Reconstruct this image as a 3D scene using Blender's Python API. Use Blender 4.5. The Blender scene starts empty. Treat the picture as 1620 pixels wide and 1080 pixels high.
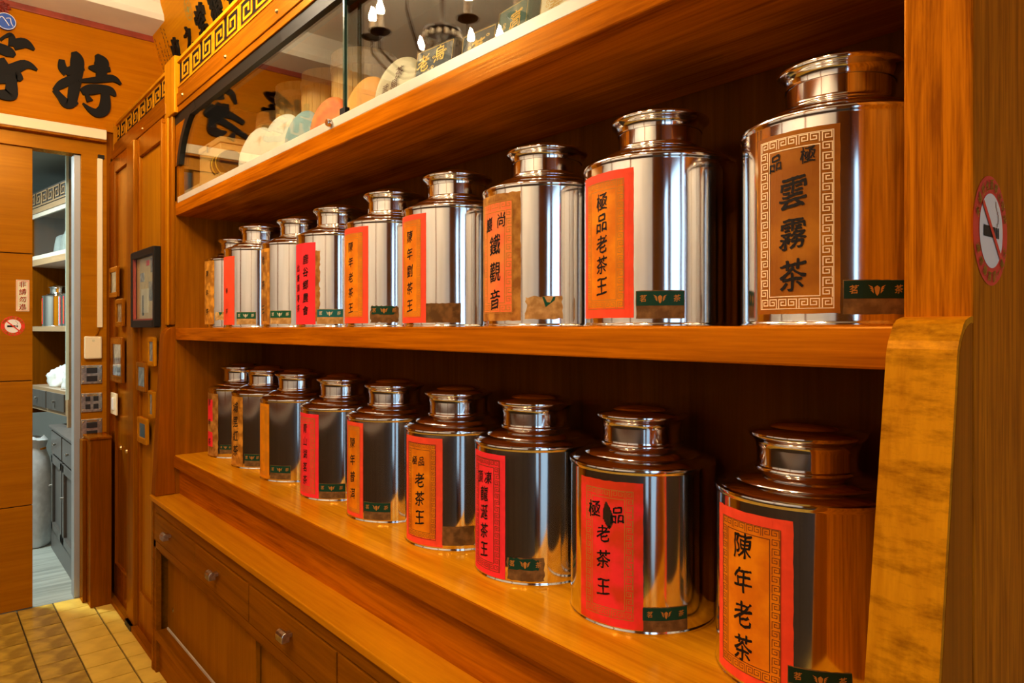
import bpy, bmesh, math, random
from mathutils import Vector, Matrix, noise
random.seed(7)
scene = bpy.context.scene
col = scene.collection
PI = math.pi
E = 1.72                                   # eye height above the floor

# ------------------------------------------------------------------ camera
cam_d = bpy.data.cameras.new('camera')
cam = bpy.data.objects.new('camera', cam_d)
col.objects.link(cam)
cam_d.sensor_width = 36.0
cam_d.lens = 24.444
cam_d.shift_y = -20 / 1620
cam_d.clip_start = 0.02
cam.location = (0, 0, E)
cam.rotation_euler = (PI / 2, 0, math.atan2(0.75955, 0.65045))
scene.camera = cam

# ------------------------------------------------------------------ world: daylight outside the open shopfront
w = bpy.data.worlds.new('world')
scene.world = w
w.use_nodes = True
bg = w.node_tree.nodes['Background']
bg.inputs['Color'].default_value = (0.50, 0.74, 1.0, 1)
bg.inputs['Strength'].default_value = 2.3

WARM = (1.0, 0.60, 0.27)
BULB_STRENGTH = 1150.0
ADDED_LAMP_POWER = 30.0
BACK_POWER = 90.0

def area(name, loc, rot, sx, sy, power, color):
    l = bpy.data.lights.new(name, 'AREA')
    l.shape = 'RECTANGLE'; l.size = sx; l.size_y = sy; l.energy = power; l.color = color
    o = bpy.data.objects.new(name, l); col.objects.link(o)
    o.location = loc; o.rotation_euler = rot
    return o
portal = area('shopfront_portal', (1.66, -0.50, 1.37), (0, PI / 2, 0), 2.7, 2.25, 1, (1, 1, 1))
portal.data.cycles.is_portal = True

scene.view_settings.view_transform = 'Standard'
scene.view_settings.look = 'None'
scene.view_settings.gamma = 1.0
scene.view_settings.use_curve_mapping = False
scene.view_settings.exposure = 0.27

# ------------------------------------------------------------------ materials
def new_mat(name):
    m = bpy.data.materials.new(name); m.use_nodes = True
    nt = m.node_tree
    return m, nt, nt.nodes['Principled BSDF']

def wood(name, dark, light, axis=0, scale=1.0, rough=0.32, coat=0.25, wear=0.0, contrast=1.0, bump=0.08, tint=(1.0, 0.50, 0.10, 1)):
    amber = tint[2] < 0.5                       # amber varnish swallows the blue
    if amber: dark = (dark[0], dark[1], dark[2] * .12); light = (light[0], light[1], light[2] * .12)
    """stained timber: streaks stretched along one axis plus slow blotches"""
    m, nt, b = new_mat(name)
    tc = nt.nodes.new('ShaderNodeTexCoord')
    mp = nt.nodes.new('ShaderNodeMapping')
    sc = [9.0 * scale] * 3; sc[axis] = 0.55 * scale
    mp.inputs['Scale'].default_value = sc
    nt.links.new(tc.outputs['Object'], mp.inputs['Vector'])
    n1 = nt.nodes.new('ShaderNodeTexNoise'); n1.inputs['Scale'].default_value = 2.2
    n1.inputs['Detail'].default_value = 6; n1.inputs['Roughness'].default_value = 0.62; n1.inputs['Distortion'].default_value = 0.7
    nt.links.new(mp.outputs[0], n1.inputs['Vector'])
    mp2 = nt.nodes.new('ShaderNodeMapping')
    sc2 = [70.0 * scale] * 3; sc2[axis] = 2.0 * scale
    mp2.inputs['Scale'].default_value = sc2
    nt.links.new(tc.outputs['Object'], mp2.inputs['Vector'])
    n2 = nt.nodes.new('ShaderNodeTexNoise'); n2.inputs['Scale'].default_value = 2.0; n2.inputs['Detail'].default_value = 4
    nt.links.new(mp2.outputs[0], n2.inputs['Vector'])
    mx = nt.nodes.new('ShaderNodeMath'); mx.operation = 'MULTIPLY_ADD'
    nt.links.new(n2.outputs['Fac'], mx.inputs[0]); mx.inputs[1].default_value = 0.45
    nt.links.new(n1.outputs['Fac'], mx.inputs[2])
    cr = nt.nodes.new('ShaderNodeValToRGB')
    h = 0.24 / contrast
    cr.color_ramp.elements[0].position = max(0.0, 0.72 - h); cr.color_ramp.elements[0].color = (*dark, 1)
    cr.color_ramp.elements[1].position = min(1.0, 0.72 + h); cr.color_ramp.elements[1].color = (*light, 1)
    nt.links.new(mx.outputs[0], cr.inputs['Fac'])
    out = cr.outputs['Color']
    if wear > 0:
        n3 = nt.nodes.new('ShaderNodeTexNoise'); n3.inputs['Scale'].default_value = 9.0; n3.inputs['Detail'].default_value = 10
        n3.inputs['Roughness'].default_value = 0.7
        mp3 = nt.nodes.new('ShaderNodeMapping'); mp3.inputs['Scale'].default_value = (1.4, 3.0, 4.5)
        nt.links.new(tc.outputs['Object'], mp3.inputs['Vector']); nt.links.new(mp3.outputs[0], n3.inputs['Vector'])
        r3 = nt.nodes.new('ShaderNodeValToRGB')
        r3.color_ramp.elements[0].position = 0.46; r3.color_ramp.elements[0].color = (0, 0, 0, 1)
        r3.color_ramp.elements[1].position = 0.72; r3.color_ramp.elements[1].color = (wear, wear, wear, 1)
        nt.links.new(n3.outputs['Fac'], r3.inputs['Fac'])
        mc = nt.nodes.new('ShaderNodeMix'); mc.data_type = 'RGBA'
        nt.links.new(r3.outputs['Color'], mc.inputs['Factor'])
        nt.links.new(out, mc.inputs['A']); mc.inputs['B'].default_value = (dark[0] * .35, dark[1] * .3, dark[2] * .3, 1)
        out = mc.outputs['Result']
    nt.links.new(out, b.inputs['Base Color'])
    b.inputs['Roughness'].default_value = rough
    b.inputs['Specular IOR Level'].default_value = 0.0
    bp = nt.nodes.new('ShaderNodeBump'); bp.inputs['Strength'].default_value = bump; bp.inputs['Distance'].default_value = 0.004
    nt.links.new(n2.outputs['Fac'], bp.inputs['Height'])
    nt.links.new(bp.outputs[0], b.inputs['Normal'])
    # varnish: a tinted gloss layered over the timber by Fresnel
    gl_ = nt.nodes.new('ShaderNodeBsdfGlossy'); gl_.inputs['Color'].default_value = tint; gl_.inputs['Roughness'].default_value = rough * .8
    fz = nt.nodes.new('ShaderNodeFresnel'); fz.inputs['IOR'].default_value = 1.45
    mq = nt.nodes.new('ShaderNodeMath'); mq.operation = 'MULTIPLY'; mq.inputs[1].default_value = min(1.0, .45 + coat)
    nt.links.new(bp.outputs[0], gl_.inputs['Normal']); nt.links.new(fz.outputs[0], mq.inputs[0])
    ms = nt.nodes.new('ShaderNodeMixShader')
    nt.links.new(mq.outputs[0], ms.inputs[0]); nt.links.new(b.outputs[0], ms.inputs[1]); nt.links.new(gl_.outputs[0], ms.inputs[2])
    nt.links.new(ms.outputs[0], nt.nodes['Material Output'].inputs['Surface'])
    return m

def plain(name, c, rough=0.5, metal=0.0,  var=0.0, vscale=12.0, coat=0.0, c2=None, bump=0.0, lo=0.42, hi=0.62):
    m, nt, b = new_mat(name)
    if 'paper' in name or 'print' in name or 'parchment' in name or 'tile' in name or 'ink' in name: b.inputs['Specular IOR Level'].default_value = 0.12
    b.inputs['Base Color'].default_value = (*c, 1)
    b.inputs['Roughness'].default_value = rough
    b.inputs['Metallic'].default_value = metal
    b.inputs['Coat Weight'].default_value = coat
    if var > 0 or c2 or bump:
        tc = nt.nodes.new('ShaderNodeTexCoord')
        n = nt.nodes.new('ShaderNodeTexNoise'); n.inputs['Scale'].default_value = vscale; n.inputs['Detail'].default_value = 6
        nt.links.new(tc.outputs['Object'], n.inputs['Vector'])
        if c2 is None: c2 = tuple(x * (1 - var) for x in c)
        r = nt.nodes.new('ShaderNodeValToRGB')
        r.color_ramp.elements[0].position = lo; r.color_ramp.elements[0].color = (*c2, 1)
        r.color_ramp.elements[1].position = hi; r.color_ramp.elements[1].color = (*c, 1)
        nt.links.new(n.outputs['Fac'], r.inputs['Fac'])
        nt.links.new(r.outputs['Color'], b.inputs['Base Color'])
        if bump:
            bp = nt.nodes.new('ShaderNodeBump'); bp.inputs['Strength'].default_value = bump; bp.inputs['Distance'].default_value = 0.003
            nt.links.new(n.outputs['Fac'], bp.inputs['Height']); nt.links.new(bp.outputs[0], b.inputs['Normal'])
    return m

def emit(name, c, s):
    m, nt, b = new_mat(name)
    b.inputs['Base Color'].default_value = (*c, 1)
    b.inputs['Emission Color'].default_value = (*c, 1)
    b.inputs['Emission Strength'].default_value = s
    return m

def glass_mat(name, tint=(0.93, 0.96, 0.95), refl=1.0):
    """thin pane: clear straight through with Fresnel reflection of both faces"""
    m = bpy.data.materials.new(name); m.use_nodes = True
    nt = m.node_tree; nt.nodes.clear()
    o = nt.nodes.new('ShaderNodeOutputMaterial')
    t = nt.nodes.new('ShaderNodeBsdfTransparent'); t.inputs['Color'].default_value = (*tint, 1)
    g = nt.nodes.new('ShaderNodeBsdfGlossy'); g.inputs['Roughness'].default_value = 0.0
    g.inputs['Color'].default_value = (1, 1, 1, 1)
    fr = nt.nodes.new('ShaderNodeFresnel'); fr.inputs['IOR'].default_value = 1.52
    mu = nt.nodes.new('ShaderNodeMath'); mu.operation = 'MULTIPLY'; mu.inputs[1].default_value = refl; mu.use_clamp = True
    ge = nt.nodes.new('ShaderNodeNewGeometry')      # both faces of the pane reflect alike (the node inverts the IOR on back faces)
    ir = nt.nodes.new('ShaderNodeMapRange'); ir.inputs['To Min'].default_value = 1.52; ir.inputs['To Max'].default_value = 1 / 1.52
    nt.links.new(ge.outputs['Backfacing'], ir.inputs['Value']); nt.links.new(ir.outputs[0], fr.inputs['IOR'])
    nt.links.new(fr.outputs[0], mu.inputs[0])
    mx = nt.nodes.new('ShaderNodeMixShader')
    nt.links.new(mu.outputs[0], mx.inputs[0]); nt.links.new(t.outputs[0], mx.inputs[1]); nt.links.new(g.outputs[0], mx.inputs[2])
    nt.links.new(mx.outputs[0], o.inputs['Surface'])
    return m

def steel(name):
    m, nt, b = new_mat(name)
    b.inputs['Metallic'].default_value = 1.0
    b.inputs['Base Color'].default_value = (0.80, 0.79, 0.77, 1)
    tc = nt.nodes.new('ShaderNodeTexCoord')
    n = nt.nodes.new('ShaderNodeTexNoise'); n.inputs['Scale'].default_value = 9; n.inputs['Detail'].default_value = 5
    nt.links.new(tc.outputs['Object'], n.inputs['Vector'])
    mr = nt.nodes.new('ShaderNodeMapRange'); mr.inputs['To Min'].default_value = 0.05; mr.inputs['To Max'].default_value = 0.14
    nt.links.new(n.outputs['Fac'], mr.inputs['Value']); nt.links.new(mr.outputs[0], b.inputs['Roughness'])
    n2 = nt.nodes.new('ShaderNodeTexNoise'); n2.inputs['Scale'].default_value = 7; n2.inputs['Detail'].default_value = 1
    mp = nt.nodes.new('ShaderNodeMapping'); mp.inputs['Scale'].default_value = (1.5, 1.5, 0.7)
    nt.links.new(tc.outputs['Object'], mp.inputs[0]); nt.links.new(mp.outputs[0], n2.inputs['Vector'])
    bp = nt.nodes.new('ShaderNodeBump'); bp.inputs['Strength'].default_value = 0.10; bp.inputs['Distance'].default_value = 0.006
    nt.links.new(n2.outputs['Fac'], bp.inputs['Height']); nt.links.new(bp.outputs[0], b.inputs['Normal'])
    return m

M = dict(
    shelf=wood('shelf_wood_along', (0.24, 0.055, 0.006), (0.54, 0.150, 0.012), 0, 1.0, 0.30, 0.35, contrast=1.3),
    shelf_v=wood('shelf_wood_upright', (0.15, 0.034, 0.005), (0.30, 0.076, 0.009), 2, 1.0, 0.34, 0.25),
    edge=wood('shelf_edge_wood', (0.22, 0.052, 0.006), (0.40, 0.108, 0.011), 0, 1.0, 0.34, 0.25, contrast=1.2),
    post=wood('post_wood', (0.20, 0.045, 0.006), (0.50, 0.145, 0.015), 2, 3.0, 0.40, 0.2, contrast=1.7),
    worn=wood('worn_post_wood', (0.40, 0.145, 0.020), (0.60, 0.25, 0.04), 2, 1.2, 0.36, 0.3, wear=1.0),
    back=wood('shaded_back_board_wood', (0.075, 0.019, 0.003), (0.14, 0.038, 0.006), 2, 0.8, 0.6, 0.0),  # darker than the other shelf timber: interior shade put into the colour
    base=wood('drawer_wood', (0.15, 0.046, 0.007), (0.27, 0.086, 0.012), 0, 1.0, 0.34, 0.25),
    base_v=wood('base_panel_wood', (0.22, 0.075, 0.010), (0.37, 0.135, 0.018), 2, 1.0, 0.42, 0.15),
    counter=wood('counter_wood', (0.42, 0.15, 0.022), (0.62, 0.245, 0.035), 0, 0.8, 0.28, 0.4),
    lower=wood('lower_shelf_wood', (0.45, 0.165, 0.025), (0.72, 0.31, 0.05), 0, 0.8, 0.24, 0.45, contrast=1.2),
    cup=wood('cupboard_wood', (0.17, 0.048, 0.008), (0.31, 0.093, 0.014), 2, 1.1, 0.26, 0.45),
    cup_r=wood('cupboard_red_wood', (0.12, 0.028, 0.005), (0.22, 0.054, 0.008), 2, 1.1, 0.26, 0.45),
    panel=wood('golden_panel_wood', (0.34, 0.12, 0.018), (0.52, 0.205, 0.030), 2, 1.0, 0.38, 0.2),
    sign=wood('sign_wood', (0.33, 0.092, 0.010), (0.52, 0.17, 0.020), 1, 0.5, 0.16, 0.6, contrast=0.8, bump=0.02),
    fascia=wood('fascia_wood', (0.55, 0.20, 0.024), (0.74, 0.30, 0.040), 0, 0.5, 0.20, 0.5, contrast=0.8, bump=0.02),
    fret=wood('fret_wood', (0.42, 0.16, 0.020), (0.62, 0.255, 0.04), 0, 1.0, 0.40, 0.2),
    rail=wood('frieze_rail_wood', (0.16, 0.042, 0.006), (0.29, 0.085, 0.012), 0, 1.0, 0.34, 0.3),
    door=wood('sliding_door_wood', (0.28, 0.088, 0.012), (0.42, 0.145, 0.020), 1, 0.7, 0.34, 0.3, contrast=0.8),
    boxw=wood('pale_box_wood', (0.50, 0.27, 0.07), (0.72, 0.44, 0.14), 0, 1.3, 0.6, 0.0, tint=(1, 1, 1, 1)),
    bamboo=wood('bamboo', (0.50, 0.27, 0.06), (0.72, 0.42, 0.11), 2, 2.0, 0.6, 0.0, tint=(1, 1, 1, 1)),
    greywood=wood('grey_brown_wood', (0.045, 0.040, 0.034), (0.085, 0.074, 0.062), 2, 1.0, 0.5, 0.1, tint=(1, 1, 1, 1)),
    backshelf=wood('back_room_wood', (0.24, 0.15, 0.07), (0.36, 0.23, 0.11), 0, 1.0, 0.5, 0.1, tint=(1, 1, 1, 1)),
    greyfloor=wood('grey_plank_floor', (0.22, 0.24, 0.21), (0.42, 0.45, 0.40), 1, 0.9, 0.4, 0.1, contrast=1.3, tint=(1, 1, 1, 1)),
    darkwood=wood('dark_counter_wood', (0.040, 0.030, 0.022), (0.095, 0.070, 0.050), 2, 1.0, 0.4, 0.2, tint=(1, 1, 1, 1)),
    dark=plain('dark_ink_gap', (0.006, 0.003, 0.002), 0.9),  # black that stands for the shade in gaps, no real ink
    steel=steel('polished_steel'),
    chrome=plain('chrome', (0.75, 0.72, 0.66), 0.18, 1.0),
    brass=plain('brass', (0.70, 0.50, 0.22), 0.25, 1.0),
    nickel=plain('worn_nickel', (0.62, 0.56, 0.46), 0.30, 1.0, var=0.35, vscale=60),
    alu=plain('white_aluminium', (0.62, 0.56, 0.45), 0.35, 0.0, var=0.06, coat=0.2),
    alugrey=plain('grey_aluminium', (0.36, 0.37, 0.37), 0.4, 0.3),
    cream=plain('cream_paint', (0.86, 0.80, 0.64), 0.75, var=0.08, vscale=3),
    pale=plain('added_pale_panel', (0.60, 0.66, 0.74), 0.6, var=0.12, vscale=2),  # cool tint put in to offset the warm lamplight
    creamtrim=plain('cream_trim', (0.80, 0.66, 0.40), 0.5),
    redtrim=plain('red_trim', (0.30, 0.04, 0.015), 0.4, var=0.3),
    ink=plain('black_ink', (0.012, 0.009, 0.008), 0.55),
    signink=plain('black_sign_ink', (0.007, 0.006, 0.005), 0.6),
    lacq=plain('black_matt_ink_lacquer', (0.010, 0.009, 0.007), 0.45),
    red=plain('red_paper', (0.95, 0.034, 0.045), 0.6, var=0.10, vscale=25),
    orangered=plain('orange_red_paper', (0.95, 0.080, 0.030), 0.6, var=0.12, vscale=25),
    wornred=plain('worn_red_paper', (0.92, 0.036, 0.036), 0.6, c2=(0.66, 0.045, 0.010), vscale=16),
    orange=plain('orange_paper', (0.78, 0.27, 0.005), 0.6, var=0.16, vscale=22),
    orange_in=plain('orange_inner_paper', (0.80, 0.25, 0.003), 0.6, c2=(0.66, 0.17, 0.003), vscale=18),
    salmon=plain('salmon_paper', (0.86, 0.16, 0.050), 0.6, c2=(0.74, 0.23, 0.05), vscale=14),
    gold=plain('gold_paper', (0.66, 0.29, 0.030), 0.6, c2=(0.34, 0.13, 0.012), vscale=30),
    tan=plain('tan_paper', (0.50, 0.24, 0.040), 0.65, c2=(0.26, 0.10, 0.014), vscale=26),
    parchment=plain('parchment', (0.40, 0.145, 0.008), 0.6, c2=(0.27, 0.085, 0.004), vscale=11),
    stained=plain('stained_paper', (0.20, 0.10, 0.025), 0.7, c2=(0.10, 0.05, 0.012), vscale=40),
    kraft=plain('kraft_paper', (0.58, 0.38, 0.13), 0.7, c2=(0.36, 0.21, 0.06), vscale=45),
    kraftdark=plain('brown_kraft_paper', (0.22, 0.12, 0.035), 0.7, c2=(0.12, 0.06, 0.018), vscale=45),
    green=plain('green_print', (0.008, 0.085, 0.040), 0.5),
    teal=plain('teal_print', (0.010, 0.13, 0.13), 0.5),
    midgreen=plain('faded_green_print', (0.008, 0.050, 0.026), 0.5),
    dgreen=plain('dark_green_print', (0.010, 0.030, 0.016), 0.5),
    printpale=plain('pale_print', (0.62, 0.58, 0.38), 0.6),
    fretgold=plain('gold_print', (0.46, 0.20, 0.030), 0.5),
    fretdark=plain('dark_print', (0.16, 0.045, 0.012), 0.5),
    fretwhite=plain('white_print', (0.90, 0.70, 0.42), 0.55),
    white=plain('white', (0.80, 0.78, 0.74), 0.5),
    whitepaper=plain('white_wrapper', (0.80, 0.72, 0.55), 0.7, c2=(0.50, 0.38, 0.24), vscale=22, lo=0.30, hi=0.48, bump=0.3),
    creampaper=plain('cream_wrapper', (0.82, 0.72, 0.48), 0.7, var=0.15, vscale=8, bump=0.2),
    bluepaper=plain('blue_grey_wrapper', (0.30, 0.42, 0.40), 0.7, var=0.15, vscale=20, bump=0.2),
    redpaper2=plain('red_wrapper', (0.78, 0.13, 0.030), 0.7, c2=(0.70, 0.26, 0.05), vscale=16, bump=0.2),
    orangepaper=plain('orange_wrapper', (0.84, 0.34, 0.030), 0.7, var=0.2, vscale=12, bump=0.2),
    yellow=plain('yellow_band', (0.72, 0.45, 0.03), 0.35),
    ringyellow=plain('yellow_print', (0.95, 0.66, 0.04), 0.5),
    stickerred=plain('red_sticker_paper', (0.75, 0.05, 0.02), 0.5),
    goldfoil=plain('gold_foil_print', (0.62, 0.36, 0.05), 0.4, 0.3),
    blackpack=plain('black_packet_paper', (0.012, 0.011, 0.008), 0.45),
    greenpack=plain('green_packet_paper', (0.015, 0.07, 0.04), 0.45),
    switchblack=plain('black_switch', (0.015, 0.013, 0.012), 0.35),
    blue=plain('blue_badge', (0.010, 0.075, 0.42), 0.35),
    redorn=plain('red_tassel', (0.30, 0.03, 0.015), 0.6, var=0.5, vscale=40),
    iron=plain('wrought_iron', (0.055, 0.040, 0.026), 0.45, 0.6, var=0.3),
    wax=plain('candle_sleeve', (0.62, 0.52, 0.36), 0.5),
    bulb=emit('bulb_flame', (1.0, 0.80, 0.55), BULB_STRENGTH),
    lamp=emit('added_lamp_diffuser', (1.0, 0.78, 0.50), 5.0),
    crystal=plain('smoky_crystal', (0.30, 0.24, 0.16), 0.1, 0.0, coat=0.5),
    sackm=plain('woven_sack', (0.60, 0.64, 0.64), 0.6, var=0.15, vscale=20, bump=0.5),
    plastic=plain('plastic_bag', (0.70, 0.73, 0.70), 0.4, var=0.2, vscale=14, bump=0.5),
    greyceil=plain('grey_green_ceiling', (0.16, 0.20, 0.19), 0.8, var=0.1, vscale=3),
    backwall=plain('back_room_wall', (0.20, 0.21, 0.19), 0.8, var=0.1, vscale=3),
    tile=plain('yellow_tile', (0.86, 0.60, 0.10), 0.32, c2=(0.68, 0.44, 0.07), vscale=7, coat=0.15, bump=0.15, lo=0.35),
    tileshade=plain('shaded_yellow_tile', (0.64, 0.43, 0.065), 0.36, c2=(0.34, 0.21, 0.03), vscale=8, coat=0.1, bump=0.2),  # darker mottled tile: shadow on the sliding-door side put into the colour
    grout=plain('dark_grout', (0.055, 0.035, 0.012), 0.9, var=0.3),
    photo=plain('faded_photograph', (0.52, 0.40, 0.24), 0.4, c2=(0.10, 0.07, 0.05), vscale=30, coat=0.3),
    photoblue=plain('pale_photograph', (0.50, 0.50, 0.46), 0.35, c2=(0.12, 0.11, 0.12), vscale=26, coat=0.3),
    clipping=plain('yellowed_clippings', (0.72, 0.52, 0.20), 0.5, var=0.15, vscale=18),
    pavement=plain('grey_pavement', (0.30, 0.30, 0.29), 0.8, var=0.2, vscale=4),
    glass=glass_mat('display_glass', refl=1.3),
    paneglass=glass_mat('picture_glass', refl=0.6),
    glassedge=plain('green_glass_edge', (0.02, 0.06, 0.045), 0.15, coat=0.5),
    paleedge=plain('pale_glass_edge', (0.55, 0.72, 0.66), 0.2),
)

# ------------------------------------------------------------------ mesh helpers
class MB:
    def __init__(s): s.v = []; s.f = []
    def add(s, vs, fs):
        o = len(s.v); s.v += [tuple(p) for p in vs]; s.f += [tuple(i + o for i in f) for f in fs]; return s
    def box(s, x0, x1, y0, y1, z0, z1):
        if x0 > x1: x0, x1 = x1, x0
        if y0 > y1: y0, y1 = y1, y0
        if z0 > z1: z0, z1 = z1, z0
        return s.add([(x0, y0, z0), (x1, y0, z0), (x1, y1, z0), (x0, y1, z0), (x0, y0, z1), (x1, y0, z1), (x1, y1, z1), (x0, y1, z1)],
                     [(0, 3, 2, 1), (4, 5, 6, 7), (0, 1, 5, 4), (1, 2, 6, 5), (2, 3, 7, 6), (3, 0, 4, 7)])
    def prism(s, poly, a, b, axis=0):
        """polygon (2D) extruded between a and b along an axis; poly in the other two axes' order"""
        n = len(poly)
        def p3(p, t):
            if axis == 0: return (t, p[0], p[1])
            if axis == 1: return (p[0], t, p[1])
            return (p[0], p[1], t)
        vs = [p3(p, a) for p in poly] + [p3(p, b) for p in poly]
        fs = [tuple(range(n))[::-1], tuple(range(n, 2 * n))] + [(i, (i + 1) % n, n + (i + 1) % n, n + i) for i in range(n)]
        return s.add(vs, fs)
    def lathe(s, prof, seg=48, c=(0, 0, 0), axis=2):
        vs = []; fs = []; n = len(prof)
        for i in range(seg):
            a = 2 * PI * i / seg
            for r, z in prof:
                p = (r * math.cos(a), r * math.sin(a), z)
                if axis == 0: p = (p[2], p[0], p[1])
                if axis == 1: p = (p[0], p[2], -p[1])
                vs.append((p[0] + c[0], p[1] + c[1], p[2] + c[2]))
        for i in range(seg):
            j = (i + 1) % seg
            for k in range(n - 1):
                fs.append((i * n + k, j * n + k, j * n + k + 1, i * n + k + 1))
        return s.add(vs, fs)
    def tube(s, path, rad, seg=10):
        path = [Vector(p) for p in path]; n = len(path)
        if not isinstance(rad, (list, tuple)): rad = [rad] * n
        vs = []; fs = []
        up = Vector((0, 0, 1))
        for i, p in enumerate(path):
            t = (path[min(i + 1, n - 1)] - path[max(i - 1, 0)]).normalized()
            a = t.cross(up)
            if a.length < 1e-3: a = t.cross(Vector((1, 0, 0)))
            a.normalize(); b = a.cross(t)
            for k in range(seg):
                q = 2 * PI * k / seg
                vs.append(p + (a * math.cos(q) + b * math.sin(q)) * rad[i])
        for i in range(n - 1):
            for k in range(seg):
                k2 = (k + 1) % seg
                fs.append((i * seg + k, i * seg + k2, (i + 1) * seg + k2, (i + 1) * seg + k))
        fs.append(tuple(range(seg))[::-1]); fs.append(tuple((n - 1) * seg + k for k in range(seg)))
        return s.add(vs, fs)
    def mesh(s, name, mat, off=(0, 0, 0), smooth=False, fixn=True):
        me = bpy.data.meshes.new(name)
        me.from_pydata([(p[0] - off[0], p[1] - off[1], p[2] - off[2]) for p in s.v], [], s.f)
        if mat: me.materials.append(mat)
        if fixn:
            bm = bmesh.new(); bm.from_mesh(me)
            bmesh.ops.remove_doubles(bm, verts=bm.verts, dist=1e-6)
            bmesh.ops.recalc_face_normals(bm, faces=bm.faces)
            bm.to_mesh(me); bm.free()
        if smooth:
            me.shade_smooth()
            try: me.set_sharp_from_angle(angle=math.radians(38))
            except Exception: pass
        me.update()
        return me

def wloc(o):
    v = Vector((0, 0, 0))
    while o: v += o.location; o = o.parent
    return v

def build(mb, name, mat, parent=None, smooth=False, bevel=0.0, fixn=True):
    off = wloc(parent) if parent else Vector((0, 0, 0))
    ob = bpy.data.objects.new(name, mb.mesh(name, mat, off, smooth, fixn))
    col.objects.link(ob)
    if parent: ob.parent = parent
    if bevel:
        bv = ob.modifiers.new('bevel', 'BEVEL'); bv.width = bevel; bv.segments = 2; bv.limit_method = 'ANGLE'
    return ob

def inst(src, parent, loc, name=None):
    o = bpy.data.objects.new(name or src.name.split('.')[0], src.data); col.objects.link(o)
    o.parent = parent; o.location = Vector(loc) - wloc(parent)
    return o

def tag(o, label=None, cat=None, group=None, kind=None):
    if label: o['label'] = label
    if cat: o['category'] = cat
    if group: o['group'] = group
    if kind: o['kind'] = kind
    return o

def thing(name, loc, label, cat, group=None):
    o = bpy.data.objects.new(name, None); col.objects.link(o); o.location = loc; o.empty_display_size = 0.05
    return tag(o, label, cat, group)

def struct(mb, name, mat, **k): return tag(build(mb, name, mat, **k), kind='structure')
def B(*a): return MB().box(*a)

# ------------------------------------------------------------------ flat print helpers (2D shapes mapped on to a surface)
GC = {}
def glyph(ch):
    """outline of one character as 2D triangles, box-centred, largest side 1, with a brush-like wobble"""
    if ch in GC: return GC[ch]
    cu = bpy.data.curves.new('glyph', 'FONT'); cu.body = ch; cu.size = 1.0; cu.resolution_u = 3
    ob = bpy.data.objects.new('glyph', cu); col.objects.link(ob)
    dg = bpy.context.evaluated_depsgraph_get(); ev = ob.evaluated_get(dg); me = ev.to_mesh()
    bm = bmesh.new(); bm.from_mesh(me); ev.to_mesh_clear()
    bpy.data.objects.remove(ob); bpy.data.curves.remove(cu)
    xs = [v.co.x for v in bm.verts]; ys = [v.co.y for v in bm.verts]
    cx, cy = (min(xs) + max(xs)) / 2, (min(ys) + max(ys)) / 2; s = max(max(xs) - min(xs), max(ys) - min(ys))
    for v in bm.verts: v.co = Vector(((v.co.x - cx) / s, (v.co.y - cy) / s, 0))
    for k in range(1, 12):
        x = -0.5 + k / 12
        bmesh.ops.bisect_plane(bm, geom=bm.verts[:] + bm.edges[:] + bm.faces[:], plane_co=(x, 0, 0), plane_no=(1, 0, 0))
    for k in range(1, 8):
        y = -0.5 + k / 8
        bmesh.ops.bisect_plane(bm, geom=bm.verts[:] + bm.edges[:] + bm.faces[:], plane_co=(0, y, 0), plane_no=(0, 1, 0))
    sd = (ord(ch) % 97) * 1.7
    for v in bm.verts:
        x, y = v.co.x, v.co.y
        v.co.x = x + 0.055 * noise.noise(Vector((x * 2.6 + sd, y * 2.6, 0))) + 0.030 * noise.noise(Vector((x * 9, y * 9 + sd, 3))) + 0.05 * y
        v.co.y = y + 0.055 * noise.noise(Vector((x * 2.6, y * 2.6 + sd, 5))) + 0.030 * noise.noise(Vector((x * 9 + sd, y * 9, 7))) + 0.13 * x
    bm.verts.index_update(); bm.verts.ensure_lookup_table()
    V = [(v.co.x, v.co.y) for v in bm.verts]; F = [tuple(v.index for v in f.verts) for f in bm.faces]
    bm.free()
    # thicken like a slanted brush: the same outline laid down three times along a diagonal
    VV, FF = [], []
    for k, (ox, oy) in enumerate(((0, 0), (-.013, .012), (.013, -.012))):
        o_ = len(VV); VV += [(x + ox, y + oy) for x, y in V]; FF += [tuple(i + o_ for i in f) for f in F]
    g = (VV, FF)
    GC[ch] = g
    return g

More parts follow.
